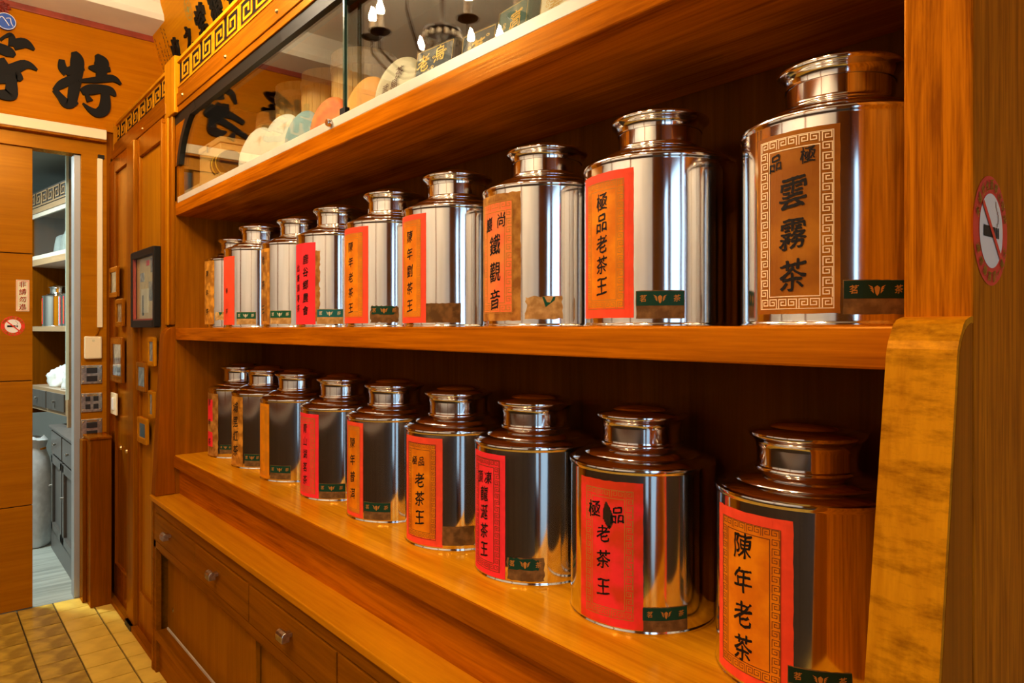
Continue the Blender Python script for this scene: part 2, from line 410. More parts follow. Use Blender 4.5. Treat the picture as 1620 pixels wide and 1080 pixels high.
class S2:
    """2D shape collector in metres (u to the right, v up)"""
    def __init__(s): s.v = []; s.f = []
    def add(s, vs, fs):
        o = len(s.v); s.v += list(vs); s.f += [tuple(i + o for i in f) for f in fs]; return s
    def rect(s, u0, u1, v0, v1, nu=None):
        if nu is None: nu = max(1, int(abs(u1 - u0) / 0.012))
        vs = []
        for i in range(nu + 1):
            u = u0 + (u1 - u0) * i / nu; vs += [(u, v0), (u, v1)]
        return s.add(vs, [(2 * i, 2 * i + 2, 2 * i + 3, 2 * i + 1) for i in range(nu)])
    def char(s, ch, u, v, size, sx=1.0):
        vs, fs = glyph(ch)
        return s.add([(u + x * size * sx, v + y * size) for x, y in vs], fs)
    def line(s, p, q, w_):
        (x0, y0), (x1, y1) = p, q
        if abs(x1 - x0) >= abs(y1 - y0): return s.rect(min(x0, x1) - w_ / 2, max(x0, x1) + w_ / 2, y0 - w_ / 2, y0 + w_ / 2)
        return s.rect(x0 - w_ / 2, x0 + w_ / 2, min(y0, y1) - w_ / 2, max(y0, y1) + w_ / 2, 1)
    def frame(s, u0, u1, v0, v1, w_):
        s.rect(u0, u1, v0, v0 + w_); s.rect(u0, u1, v1 - w_, v1); s.rect(u0, u0 + w_, v0 + w_, v1 - w_, 1); return s.rect(u1 - w_, u1, v0 + w_, v1 - w_, 1)
    def keys(s, u0, u1, v0, v1, k, w_, gap=1.0):
        """meander band: square spirals of size k round the frame"""
        def key(cu, cv, fl):
            h = k * 0.42
            P = [(-1, -1), (-1, 1), (1, 1), (1, -.45), (-.35, -.45), (-.35, .35), (.35, .35)]
            if fl: P = [(-x, y) for x, y in P]
            P = [(cu + x * h, cv + y * h) for x, y in P]
            for a, b in zip(P, P[1:]): s.line(a, b, w_)
        nu = max(2, int((u1 - u0) / (k * gap))); nv = max(2, int((v1 - v0) / (k * gap)))
        for i in range(nu):
            u = u0 + (u1 - u0) * (i + .5) / nu
            key(u, v0 + k / 2, i % 2); key(u, v1 - k / 2, i % 2)
        for j in range(1, nv - 1):
            v = v0 + (v1 - v0) * (j + .5) / nv
            key(u0 + k / 2, v, j % 2); key(u1 - k / 2, v, j % 2)
        return s
    def paper(s, u0, u1, v0, v1, jag=0.0, seed=0, nu=14, nv=24, hole=None):
        """a sheet whose edges may be ragged"""
        vs = []; fs = []
        for j in range(nv + 1):
            for i in range(nu + 1):
                a, b = i / nu, j / nv
                u = u0 + (u1 - u0) * a; v = v0 + (v1 - v0) * b
                if i == 0: u += jag * abs(noise.noise(Vector((b * 9 + seed, 0, 0)))) * 1.2
                if i == nu: u -= jag * abs(noise.noise(Vector((b * 9 + seed, 9, 0)))) * 1.2
                if j == 0: v += jag * abs(noise.noise(Vector((a * 6 + seed, 4, 0))))
                if j == nv: v -= jag * abs(noise.noise(Vector((a * 6 + seed, 7, 0))))
                vs.append((u, v))
        for j in range(nv):
            for i in range(nu):
                if hole and hole(i / nu, j / nv): continue
                k = j * (nu + 1) + i
                fs.append((k, k + 1, k + nu + 2, k + nu + 1))
        return s.add(vs, fs)
    def disc(s, cu, cv, r0, r1, n=40, e=1.0):
        vs = []; fs = []
        for i in range(n):
            a = 2 * PI * i / n
            vs += [(cu + r0 * math.cos(a) * e, cv + r0 * math.sin(a)), (cu + r1 * math.cos(a) * e, cv + r1 * math.sin(a))]
        for i in range(n):
            j = (i + 1) % n; fs.append((2 * i, 2 * i + 1, 2 * j + 1, 2 * j))
        return s.add(vs, fs)
    def poly(s, pts): return s.add(pts, [tuple(range(len(pts)))])
    def to3(s, name, mat, fn, parent):
        me = bpy.data.meshes.new(name); off = wloc(parent) if parent else Vector((0, 0, 0))
        me.from_pydata([tuple(Vector(fn(u, v)) - off) for u, v in s.v], [], s.f)
        me.materials.append(mat); me.update()
        o = bpy.data.objects.new(name, me); col.objects.link(o)
        if parent: o.parent = parent
        return o

def brush(strokes, steps=6):
    """brush strokes (u, v, width) -> list of smooth closed outlines"""
    outs = []
    for st in strokes:
        pts = []
        n = len(st)
        for i in range(n - 1):
            p0 = st[max(i - 1, 0)]; p1 = st[i]; p2 = st[i + 1]; p3 = st[min(i + 2, n - 1)]
            for k in range(steps + (1 if i == n - 2 else 0)):
                t = k / steps
                pts.append(tuple(0.5 * ((2 * b) + (c - a) * t + (2 * a - 5 * b + 4 * c - d) * t * t + (-a + 3 * b - 3 * c + d) * t ** 3) for a, b, c, d in zip(p0, p1, p2, p3)))
        L = []; R = []
        for i, p in enumerate(pts):
            a = pts[max(i - 1, 0)]; b = pts[min(i + 1, len(pts) - 1)]
            dx, dy = b[0] - a[0], b[1] - a[1]; l = math.hypot(dx, dy) or 1
            h = max(p[2], 0.002) / 2
            L.append((p[0] - dy / l * h, p[1] + dx / l * h)); R.append((p[0] + dy / l * h, p[1] - dx / l * h))
        outs.append((L, R))
    return outs

def raised(strokes, fn, depth, name, mat, parent, wk=1.0):
    """solid raised brush character; fn(u, v, d) gives the point at height d over the board"""
    mb = MB()
    for k, (L, R) in enumerate(brush([[(a, b, c * wk) for a, b, c in st] for st in strokes])):
        n = len(L); dp = depth * (1 + .045 * k)
        vs = [fn(*p, 0) for p in L] + [fn(*p, 0) for p in R] + [fn(*p, dp) for p in L] + [fn(*p, dp) for p in R]
        fs = []
        for i in range(n - 1):
            fs += [(2 * n + i, 2 * n + i + 1, 3 * n + i + 1, 3 * n + i), (i, i + 1, 2 * n + i + 1, 2 * n + i), (n + i, n + i + 1, 3 * n + i + 1, 3 * n + i)]
        fs += [(0, n, 3 * n, 2 * n), (n - 1, 2 * n - 1, 4 * n - 1, 3 * n - 1)]
        mb.add(vs, fs)
    return build(mb, name, mat, parent)

def raised_glyph(ch, fn, u, v, size, depth, name, mat, parent):
    vs, fs = glyph(ch); n = len(vs); mb = MB()
    P = [(u + x * size, v + y * size) for x, y in vs]
    edges = {}
    for f in fs:
        for a, b in zip(f, f[1:] + f[:1]): edges[(a, b)] = 1
    F = [tuple(i + n for i in f) for f in fs] + [(a, b, b + n, a + n) for (a, b) in edges if (b, a) not in edges]
    mb.add([fn(*p, 0) for p in P] + [fn(*p, depth) for p in P], F)
    return build(mb, name, mat, parent)

# ================================================================== THE SETTING
XW = -5.17          # wall with the sliding door
YB = 1.46           # wall behind the shelves
YO = -1.70          # wall across the room
XF = 1.60           # open shopfront
ZC = 3.86

struct(B(XW - .02, XF + .4, YO - .1, YB + .1, -0.10, -0.012), 'floor', M['grout'])
floor = bpy.data.objects['floor']
TS = 0.186
tile_mb = MB().prism([(-.089, -.089), (.089, -.089), (.089, .089), (-.089, .089)], -0.012, 0.0, 2)
tA = tile_mb.mesh('tile', M['tile']); tB = tile_mb.mesh('tile_shaded', M['tileshade'])
rest = MB()
XT0 = XW - 0.02
for i in range(37):
    for j in range(14):
        x = XT0 + TS * (i + .5); y = 0.835 - TS * (j - .5)
        if y > YB or x > XF + .3: continue
        if i < 17 and j < 13:
            o = bpy.data.objects.new('tile', tA if j <= 1 else tB); col.objects.link(o); o.parent = floor  # rows by the cupboards take the lit tile, the others the shaded one
            o.location = (x, y, random.uniform(-.0012, .0006)); o.rotation_euler = (random.uniform(-.004, .004), random.uniform(-.004, .004), 0)
        else:
            rest.box(x - .089, x + .089, y - .089, y + .089, -.012, 0)
o = build(rest, 'tile_field', M['tileshade'], floor); o['kind'] = 'stuff'

struct(B(-8.2, XF + .3, YB, YB + .1, -.1, ZC + .1), 'wall_left', M['cream'])
wr = struct(B(XW - .1, XF + .3, YO - .1, YO, -.1, ZC + .1), 'wall_right', M['back'])
for a_, b_ in ((-4.9, -3.1), (-2.95, -1.2), (-1.1, .55)):
    build(B(a_, b_, YO, YO + .02, 1.15, 3.1), 'added_pale_panel', M['pale'], wr)  # panels added out of view to brighten the canister reflections
oc = thing('added_counter', (-1.9, -1.4, 0), 'unseen dark counter added along the wall opposite the canisters', 'counter')  # added out of view so the lower canisters reflect something dark
build(B(-4.9, 1.1, YO + .01, -1.12, 0, 1.02), 'carcass', M['darkwood'], oc)
build(B(-4.92, 1.12, YO + .01, -1.09, 1.02, 1.05), 'top', M['darkwood'], oc, bevel=.004)
for k in range(8): build(B(-4.85 + .74 * k, -4.16 + .74 * k, -1.135, -1.115, .12, .95), 'door', M['darkwood'], oc, bevel=.004)
# shopfront: tall open bays towards the street, the middle one a doorway
mb = MB().box(XF, XF + .12, YO, -1.60, 0, ZC).box(XF, XF + .12, .60, YB, 0, ZC).box(XF, XF + .12, YO, YB, 2.70, ZC).box(XF, XF + .12, YO, -.80, 0, .45).box(XF, XF + .12, .18, YB, 0, .45)
mb.box(XF, XF + .12, -1.05, -.80, .45, 2.70).box(XF, XF + .12, .06, .18, .0, 2.70)
struct(mb, 'wall_front', M['back'])
mb = MB().box(XF - .02, XF, -1.62, -.80, .42, .47).box(XF - .02, XF, -1.62, .62, 2.68, 2.74)
struct(mb, 'trim_1', M['back'])
struct(B(XF + .4, XF + 14, -9, 9, -.12, -.02), 'pavement', M['pavement'])
mb = MB().box(XW - .1, XF + .3, YO - .1, YB + .1, ZC, ZC + .08)
struct(mb, 'ceiling', M['cream'])
mb = MB().prism([(XW, 3.69), (XW + .34, 3.69), (XW + .36, 3.72), (XW + .36, 3.79), (XW + .40, 3.86), (XW, 3.86)], YO, YB, 1)
struct(mb, 'trim_2', M['cream'])

# wall round the doorway
OY0, OY1, OZ = -0.60, 0.798, 2.835
mb = MB().box(XW - .10, XW, OY1, .965, 0, OZ).box(XW - .10, XW, YO, YB, OZ, ZC).box(XW - .10, XW, YO, OY0, 0, OZ)
struct(mb, 'wall_back', M['cup_r'])
mb = MB().box(XW, XW + .012, YO, .94, OZ, 2.925)
struct(mb, 'trim_3', M['door'])
mb = MB().box(XW, XW + .012, OY1, .94, 1.05, OZ)
struct(mb, 'trim_4', M['door'])
mb = MB().box(XW - .12, XW - .02, OY1 - .035, OY1 + .005, 0, OZ)
struct(mb, 'trim_5', M['alugrey'], bevel=.003)
# sliding-door track
tr = tag(bpy.data.objects.new('trim_6', None), kind='structure'); col.objects.link(tr); tr.location = (XW, 0, 2.92)
build(B(XW + .002, XW + .075, YO + .05, .93, 2.935, 2.998), 'track_cover', M['creamtrim'], tr, bevel=.004)
build(B(XW + .002, XW + .068, YO + .05, .93, 2.922, 2.935), 'track_slot', M['rail'], tr)

# sliding door made of four boards
dr = tag(bpy.data.objects.new('door_1', None), kind='structure'); col.objects.link(dr); dr.location = (XW - .04, 0, 0)
zs = [0.004, 0.637, 1.404, 2.184, 2.86]
for a, b in zip(zs, zs[1:]):
    build(B(XW - .05, XW - .015, -.62, .544, a, b - .005), 'board', M['door'], dr, bevel=.003)
build(B(XW - .046, XW - .022, -.61, .538, .004, 2.86), 'core', M['dark'], dr)

# ------------------------------------------------------------------ back room seen through the gap
struct(B(-8.3, XW - .02, -.9, YB, -.10, -.002), 'floor_2', M['greyfloor'])
struct(B(-8.3, XW - .1, -.9, YB, 3.05, 3.12), 'ceiling_2', M['greyceil'])
struct(B(-8.4, -8.3, -.9, YB, -.1, 3.12), 'wall_5', M['backwall'])
struct(B(-8.3, XW - .1, -1.0, -.9, -.1, 3.12), 'wall_6', M['backwall'])
lampb = thing('unseen_ceiling_lamp', (-6.3, -.2, 3.05), 'white ceiling lamp lighting the back room', 'lamp')
build(B(-6.7, -5.9, -.35, -.05, 3.02, 3.05), 'housing', M['white'], lampb)
area('back_room_light', (-6.3, -.2, 3.01), (0, 0, 0), .7, .28, BACK_POWER, (0.86, 1.0, 0.98))

# ================================================================== THE TEA SHELVES
XL, XR, XRO = -3.80, -0.365, -0.284
ZT0, ZT1 = 2.294, 2.356        # shelf under the display
ZM0, ZM1 = 1.664, 1.724        # middle shelf
ZL0, ZL1 = 1.017, 1.079        # lower shelf
sh = thing('tea_shelf', (-2.05, 1.2, 0.88), 'wide stained wooden wall shelf holding two rows of steel tea canisters', 'shelf')
for (z0, z1, y0, m) in ((ZT0, ZT1, 1.0, 'shelf'), (ZM0, ZM1, 1.0, 'shelf'), (ZL0, ZL1, .998, 'lower')):
    build(B(XL, XR, y0, YB - .02, z0, z1), 'shelf_board', M[m], sh, bevel=.0035)
build(B(XL, XR, .9915, .998, ZL0, ZL1 - .003), 'front_edging', M['edge'], sh, bevel=.002)
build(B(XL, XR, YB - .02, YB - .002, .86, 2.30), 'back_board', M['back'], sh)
build(B(XL - .02, XR + .02, 1.02, 1.05, .875, ZL0), 'riser_board', M['shelf'], sh)
def side_profile(yf_low, zlow):
    P = [(1.0, zlow), (yf_low, zlow), (.944, 1.672)]
    for k in range(1, 9):
        a = PI - (PI / 2) * k / 8
        P.append((1.0005 + .0565 * math.cos(a), 1.672 + .060 * math.sin(a)))
    return P
build(MB().prism(side_profile(.905, .882), XL - .075, XL, 0), 'side_panel', M['shelf_v'], sh, bevel=.004)
sp_r = side_profile(.815, .882)
build(MB().prism(sp_r, XR, XRO, 0), 'side_panel', M['shelf_v'], sh, bevel=.005)
fe = sp_r[1:]
build(MB().prism([(a - .004 * (1 if i < 8 else 0), b + .004 * (1 if i > 5 else 0)) for i, (a, b) in enumerate(fe)] + [(a + .012, b - .003) for a, b in fe[::-1]], XR + .0005, XRO - .0005, 0), 'front_edging', M['worn'], sh)
build(B(XR, XRO, 1.0, YB - .004, .882, 3.05), 'side_post', M['post'], sh, bevel=.003)
build(B(XL - .075, XL, 1.0, YB - .004, .882, 2.37), 'side_post', M['cup'], sh, bevel=.003)

# ------------------------------------------------------------------ base cabinet with drawers
bc = thing('drawer_cabinet', (-2.05, 1.0, 0), 'long wooden base cabinet with a row of drawers below the shelves', 'cabinet')
YF = .905
build(B(-3.875, XRO, .896, 1.035, .855, .880), 'counter_top', M['counter'], bc, bevel=.004)
mb = MB().box(-3.87, XRO, YF + .004, YF + .03, .805, .856).box(-3.87, XRO, YF + .004, YF + .03, .625, .662)
mb.box(-3.87, -3.80, YF + .004, YF + .03, 0, .81).box(-3.87, -3.84, YF, YB - .004, 0, .856).box(-3.84, XRO, YB - .03, YB - .004, 0, .856).box(XRO - .03, XRO, YF, YB - .004, 0, .856)
mb.box(-3.84, XRO, YF + .02, YB - .03, .60, .63)
build(mb, 'carcass', M['base'], bc, bevel=.002)
dx = [-3.812, -3.150, -2.512, -1.822, -1.14, -.46]
kx = [-3.519, -2.85, -2.138, -1.48, -.80]
def knob(x, y, z, parent):
    k = MB().prism([(-.013, -.016), (.013, -.016), (.013, .004), (.009, .012), (0, .016), (-.009, .012), (-.013, .004)], -.026, .026, 0)
    mb = MB()
    mb.add([(x + p[0], y - .028 + p[1], z + p[2]) for p in k.v], k.f)
    mb.box(x - .012, x + .012, y - .016, y, z - .008, z + .006)
    return build(mb, 'knob', M['nickel'], parent, bevel=.0015)
for a, b, k in zip(dx, dx[1:], kx):
    d = build(B(a + .006, b - .006, YF, YF + .02, .667, .801), 'drawer', M['base'], bc, bevel=.0025)
    knob(k, YF, .752, d)
    build(B(b - .018, b + .018, YF + .006, YF + .03, .66, .806), 'stile', M['base'], bc)
for i, (a, b, y) in enumerate(((-3.80, -2.6, .965), (-2.66, -1.45, .985), (-1.5, -.32, .965))):
    d = build(B(a, b, y, y + .016, .21, .628), 'sliding_panel', M['base_v'], bc)
    if i == 0: build(MB().lathe([(0, -.006), (.006, -.006), (.012, -.003), (.012, 0), (0, 0)], 20, (-3.70, y, .33), 1), 'lock', M['chrome'], d, True)
build(B(-3.80, -.32, YF + .004, 1.0, .165, .212), 'bottom_rail', M['base'], bc, bevel=.003)
build(MB().box(-3.78, -.34, .955, .961, .212, .222).box(-3.78, -.34, .975, .981, .212, .222), 'track', M['alu'], bc)
build(B(-3.84, -.32, .925, 1.0, 0, .165), 'plinth', M['base'], bc)

# ------------------------------------------------------------------ glass-fronted display over the shelves
dc = thing('display_cabinet', (-2.05, 1.2, ZT1), 'glass-fronted display case above the canister shelves', 'display case')
build(B(XL + .03, XR, 1.002, 1.05, ZT1, ZT1 + .03), 'bottom_track', M['alu'], dc, bevel=.002)
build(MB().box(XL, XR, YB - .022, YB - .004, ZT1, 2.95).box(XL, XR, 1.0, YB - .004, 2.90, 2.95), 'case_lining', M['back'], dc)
# top rail with its shaped corner bracket
P = [(XL, 2.79)]
build(B(XL - .03, XR, .992, 1.06, 2.80, 2.925), 'top_rail', M['rail'], dc, bevel=.003)
build(B(XL - .03, XR, .986, .994, 2.83, 2.895), 'rail_moulding', M['rail'], dc, bevel=.003)
br = [(XL, 2.805), (XL, 2.545)]
for k in range(0, 9):
    t = k / 8
    br.append((XL + .025 + .29 * (t ** 1.35), 2.545 + .26 * (1 - (1 - t) ** 1.7)))
build(MB().prism(br, 1.0, 1.03, 1), 'corner_bracket', M['rail'], dc)
b2 = br[2:] + [(p[0] + .045 * (1 - .4 * i / 8), p[1] - .040 * i / 8) for i, p in enumerate(br[2:])][::-1]
build(MB().prism(b2, .998, 1.045, 1), 'bracket_edge', M['lacq'], dc)
build(MB().box(XL, XR, .999, 1.024, 2.752, 2.802).box(XL, XR, 1.032, 1.052, 2.752, 2.802), 'top_track', M['lacq'], dc)
build(B(XL, XL + .04, 1.006, 1.05, ZT1, 2.80), 'jamb', M['cup'], dc)
g1 = build(B(XL + .05, -1.985, 1.0105, 1.0155, ZT1 + .022, 2.785), 'glass_door', M['glass'], dc)
build(B(-1.988, -1.978, 1.0085, 1.0175, ZT1 + .026, 2.785), 'glass_edge', M['glassedge'], g1)
lk = build(MB().lathe([(0, -.014), (.010, -.014), (.012, -.010), (.012, 0), (0, 0)], 20, (-2.055, 1.0, ZT1 + .018), 1), 'lock', M['chrome'], g1, True)
build(B(-2.0, -1.965, 1.004, 1.020, ZT1 + .02, ZT1 + .05), 'door_shoe', M['lacq'], g1)
g2 = build(B(-2.03, XR - .02, 1.038, 1.043, ZT1 + .022, 2.785), 'glass_door', M['glass'], dc)
build(B(-2.036, -2.027, 1.036, 1.045, ZT1 + .03, 2.785), 'glass_edge', M['paleedge'], g2)
for x in (-4.35, -3.62, -3.0, -2.45, -1.9):
    build(MB().lathe([(0, -.008), (.005, -.007), (.008, -.003), (.009, 0), (0, 0)], 14, (x, .986 if x > -3.83 else .972, 2.862 if x > -3.83 else 2.852), 1), 'brass_stud', M['brass'], dc, True)

# ------------------------------------------------------------------ fretwork frieze
fr = thing('fretwork_frieze', (-3.0, 1.0, 2.925), 'openwork wooden key-pattern frieze along the top of the cabinets', 'frieze')
FH, FP = .128, .165
def key_mesh(flip):
    mb = MB(); wv = .0072
    x0, x1, z0, z1 = -.072, .072, .012, FH - .012
    def bar(p, q):
        mb.box(min(p[0], q[0]) - wv, max(p[0], q[0]) + wv, -.0015, .0015, min(p[1], q[1]) - wv * .8, max(p[1], q[1]) + wv * .8)
    P = [(x0, z0), (x0, z1), (x1 - .016, z1), (x1 - .016, z0 + .026), (x0 + .040, z0 + .026), (x0 + .040, z1 - .030), (x1 - .050, z1 - .030), (x1 - .050, z0 + .052)]
    if flip: P = [(-x, z) for x, z in P]
    for p, q in zip(P, P[1:]): bar(p, q)
    bar((P[0][0], z0), (-P[0][0], z0))
    return mb.mesh('fret_key', M['fret'])
k0, k1 = key_mesh(False), key_mesh(True)
x = -3.62; i = 0
xs = []
while x < -.45: xs.append(x); x += FP
x = -3.985
while x > XW: xs.append(x); x -= FP
for i, x in enumerate(xs):
    o = bpy.data.objects.new('fret_key', k0 if i % 2 else k1); col.objects.link(o); o.parent = fr; o.location = Vector((x, 1.0, 2.925)) - fr.location
mb = MB().box(-3.72, XR, .988, 1.012, 2.922, 2.930).box(-3.72, XR, .986, 1.014, 2.925 + FH - .006, 2.925 + FH + .010)
mb.box(XW, -3.90, .988, 1.012, 2.922, 2.930).box(XW, -3.90, .986, 1.014, 2.925 + FH - .006, 2.925 + FH + .010)
build(mb, 'rail', M['fret'], fr)
build(B(XW, XR, 1.0012, 1.02, 2.925, 3.045), 'gap_shade_board', M['dark'], fr)  # black board stands for the shade in the open gaps
build(B(-3.905, -3.725, .975, 1.03, 2.80, 3.085), 'post', M['panel'], fr, bevel=.004)
build(B(XW + .001, XW + .035, .975, 1.0, 2.80, 3.06), 'post', M['door'], fr, bevel=.004)
build(B(XW, XR, 1.03, YB - .004, 3.04, 3.052), 'cover_board', M['dark'], fr)

# ------------------------------------------------------------------ sloping fascia with calligraphy
fa = thing('calligraphy_fascia', (-2.7, 1.38, 3.052), 'golden wooden fascia leaning out above the frieze, with black brush characters', 'sign')
FZ0, FZ1 = 3.052, 3.86
def fY(z): return 1.207 - .29 * (z - 1.966 - E)
build(MB().prism([(fY(FZ0), FZ0), (fY(FZ1), FZ1), (fY(FZ1) + .02, FZ1), (fY(FZ0) + .02, FZ0)], XW + .001, XRO, 0), 'board', M['fascia'], fa)
nz = 1 / math.hypot(1, .29)
def fas(u, v, d): return (u, fY(v) - d * nz, v - d * .29 * nz)
for ch, x, z, s in (('收', -4.75, 3.49, .145), ('之', -4.49, 3.49, .125), ('堂', -4.23, 3.50, .16), ('額', -3.98, 3.51, .16), ('書', -3.72, 3.50, .16), ('香', -3.45, 3.50, .16), ('茶', -3.2, 3.50, .16)):
    raised_glyph(ch, fas, x, z, s, .016, 'character', M['lacq'], fa)
sq = S2()
for cx_, z0, z1 in ((-5.10, 3.46, 3.66), (-5.03, 3.38, 3.62), (-4.98, 3.36, 3.56), (-4.93, 3.38, 3.68), (-4.88, 3.36, 3.66), (-3.86, 3.5, 3.64)):
    z = z1
    while z > z0:
        h = random.uniform(.012, .020)
        for q in range(3):
            a = random.uniform(-.012, .004); sq.rect(cx_ + a, cx_ + a + random.uniform(.006, .018), z - h * q / 3 - .003, z - h * q / 3, 1)
        z0_ = random.uniform(-.006, .006); sq.rect(cx_ + z0_, cx_ + z0_ + .004, z - h, z, 1)
        z -= h + .010
sq.to3('small_writing', M['ink'], lambda u, v: fas(u, v, .002), fa)
sl = S2().disc(-4.39, 3.617, .052, .058).disc(-4.39, 3.617, .0, .018, 12)
for k in range(6): sl.disc(-4.39 + .034 * math.cos(k), 3.617 + .034 * math.sin(k), 0, .008, 8)
sl.to3('seal', plain('green_gold_seal', (0.30, 0.26, 0.04), .5), lambda u, v: fas(u, v, .002), fa)

# ------------------------------------------------------------------ sign over the sliding door
sg = thing('shop_sign', (XW, .1, 3.0), 'long glossy orange wooden signboard with raised black characters over the sliding door', 'sign')
build(B(XW + .001, XW + .028, YO + .02, 1.30, 3.0, 3.655), 'board', M['sign'], sg)
build(B(XW + .001, XW + .040, YO + .02, 1.30, 3.652, 3.69), 'top_trim', M['redtrim'], sg, bevel=.003)
TE = [[(0.689, 3.401, 0.022), (0.693, 3.354, 0.035), (0.719, 3.325, 0.04)], [(0.753, 3.466, 0.022), (0.772, 3.417, 0.053), (0.765, 3.3, 0.046), (0.753, 3.218, 0.043), (0.742, 3.131, 0.035)], [(0.708, 3.326, 0.031), (0.768, 3.363, 0.036), (0.81, 3.375, 0.016)], [(0.649, 3.203, 0.016), (0.689, 3.247, 0.035), (0.749, 3.296, 0.031), (0.791, 3.32, 0.018)], [(0.651, 3.204, 0.022), (0.682, 3.167, 0.028), (0.719, 3.131, 0.042), (0.765, 3.162, 0.031)], [(0.834, 3.388, 0.011), (0.881, 3.39, 0.036), (0.956, 3.404, 0.02)], [(0.877, 3.48, 0.014), (0.904, 3.441, 0.059), (0.906, 3.387, 0.045), (0.9, 3.314, 0.036)], [(0.78, 3.288, 0.012), (0.873, 3.316, 0.027), (0.968, 3.348, 0.031), (1.017, 3.32, 0.009)], [(0.795, 3.222, 0.027), (0.841, 3.246, 0.045), (0.904, 3.265, 0.038), (0.956, 3.263, 0.037), (0.986, 3.237, 0.009)], [(0.919, 3.282, 0.027), (0.928, 3.211, 0.038), (0.92, 3.141, 0.047), (0.884, 3.107, 0.041), (0.845, 3.117, 0.025), (0.801, 3.152, 0.005)], [(0.817, 3.218, 0.009), (0.841, 3.173, 0.027)]]
DENG = [[(0.378, 3.44, 0.012), (0.405, 3.47, 0.012), (0.432, 3.482, 0.021), (0.442, 3.419, 0.038)], [(0.439, 3.425, 0.042), (0.498, 3.453, 0.043), (0.547, 3.425, 0.01)], [(0.351, 3.395, 0.042), (0.418, 3.379, 0.046), (0.449, 3.362, 0.017)], [(0.271, 3.399, 0.016), (0.304, 3.424, 0.033), (0.364, 3.432, 0.025)], [(0.291, 3.412, 0.033), (0.265, 3.347, 0.016)], [(0.207, 3.218, 0.024), (0.311, 3.26, 0.037), (0.418, 3.27, 0.046), (0.502, 3.324, 0.038), (0.562, 3.304, 0.009)], [(0.337, 3.333, 0.033), (0.337, 3.233, 0.037)], [(0.181, 3.115, 0.024), (0.337, 3.192, 0.037), (0.418, 3.219, 0.042), (0.453, 3.244, 0.051), (0.484, 3.224, 0.017)], [(0.371, 3.325, 0.042), (0.391, 3.28, 0.05), (0.398, 3.231, 0.05)], [(0.432, 3.222, 0.038), (0.433, 3.155, 0.046), (0.425, 3.124, 0.051), (0.378, 3.116, 0.038), (0.331, 3.132, 0.01)], [(0.278, 3.137, 0.016), (0.304, 3.085, 0.037)]]
def sgf(u, v, d): return (XW + .028 + d, u, v)
raised(TE, sgf, .018, 'character', M['signink'], sg, 1.4)
raised(DENG, sgf, .018, 'character', M['signink'], sg, 1.35)
raised_glyph('獎', sgf, -.12, 3.29, .40, .018, 'character', M['signink'], sg)
bd = thing('round_badge', (XW + .05, .405, 3.55), 'small round blue badge with white swirl hung under the red ornament', 'badge')
build(MB().lathe([(0, .012), (.046, .012), (.050, .008), (.050, 0), (0, 0)], 32, (XW + .05, .405, 3.553), 0), 'disc', M['blue'], bd, True)
s_ = S2()
s_.disc(.405, 3.553, .0455, .0485)
s_.to3('rim_print', M['white'], lambda u, v: (XW + .0625, u, v), bd)
for st in ([(.37, 3.56, .004), (.385, 3.575, .004), (.40, 3.56, .004), (.42, 3.53, .004)], [(.405, 3.57, .003), (.425, 3.575, .004), (.43, 3.55, .003), (.44, 3.53, .003)]):
    raised([st], lambda u, v, d: (XW + .0622 + d, u, v), .0006, 'swirl_print', M['white'], bd)
on = thing('red_ornament', (XW + .04, .385, 3.60), 'dark red knotted paper ornament on the signboard above the badge', 'ornament')
mb = MB()
for k in range(9):
    a = k * 2 * PI / 9
    mb.tube([(XW + .05, .385, 3.635), (XW + .06 + .01 * math.sin(a * 2), .385 + .025 * math.cos(a), 3.635 + .02 * math.sin(a)), (XW + .055, .385 + .045 * math.cos(a), 3.635 + .035 * math.sin(a))], [.012, .013, .004], 8)
build(mb, 'petals', M['redorn'], on, True)
mb = MB()
for k in range(6): mb.tube([(XW + .05, .37 + .008 * k, 3.615), (XW + .05, .365 + .009 * k, 3.585)], .003, 6)
build(mb, 'tassel', M['redorn'], on, True)

# ------------------------------------------------------------------ tall cupboards in the corner
YC = .955
def framed(name, x0, x1, z0, z1, px0, px1, pz0, pz1, label, m, mp):
    t = thing(name, ((x0 + x1) / 2, YC + .02, z0), label, 'cupboard')
    mb = MB().box(x0, px0, YC, YC + .03, z0, z1).box(px1, x1, YC, YC + .03, z0, z1).box(px0, px1, YC, YC + .03, z0, pz0).box(px0, px1, YC, YC + .03, pz1, z1)
    build(mb, 'door_frame', M[m], t, bevel=.004)
    build(B(px0 - .01, px1 + .01, YC + .016, YC + .03, pz0 - .01, pz1 + .01), 'door_panel', M[mp], t)
    return t
cA = framed('tall_cupboard', XW + .01, -4.572, .03, 2.80, -4.985, -4.625, .24, 2.71, 'tall narrow dark wood cupboard door beside the doorway, hung with four small frames', 'cup_r', 'cup')
build(MB().lathe([(0, -.030), (.010, -.028), (.013, -.02), (.008, -.012), (.006, 0), (0, 0)], 16, (-4.705, YC, 1.005), 1), 'knob', M['brass'], cA, True)
cB = framed('tall_cupboard', -4.40, -3.885, .03, 2.80, -4.35, -3.905, .24, 2.69, 'tall golden wood cupboard door next to the shelves, hung with a black-framed picture', 'cup', 'panel')
build(MB().lathe([(0, -.030), (.010, -.028), (.013, -.02), (.008, -.012), (.006, 0), (0, 0)], 16, (-4.455, YC - .02, 1.02), 1), 'knob', M['brass'], cB, True)
cp = thing('cupboard_post', (-4.486, YC, 0), 'upright wooden post between the two tall cupboard doors', 'post')
build(B(-4.568, -4.404, YC - .02, YC + .03, .03, 2.80), 'upright', M['cup'], cp, bevel=.006)
build(B(-4.55, -4.41, YC - .034, YC + .03, 0, .03), 'foot', M['lacq'], cp)
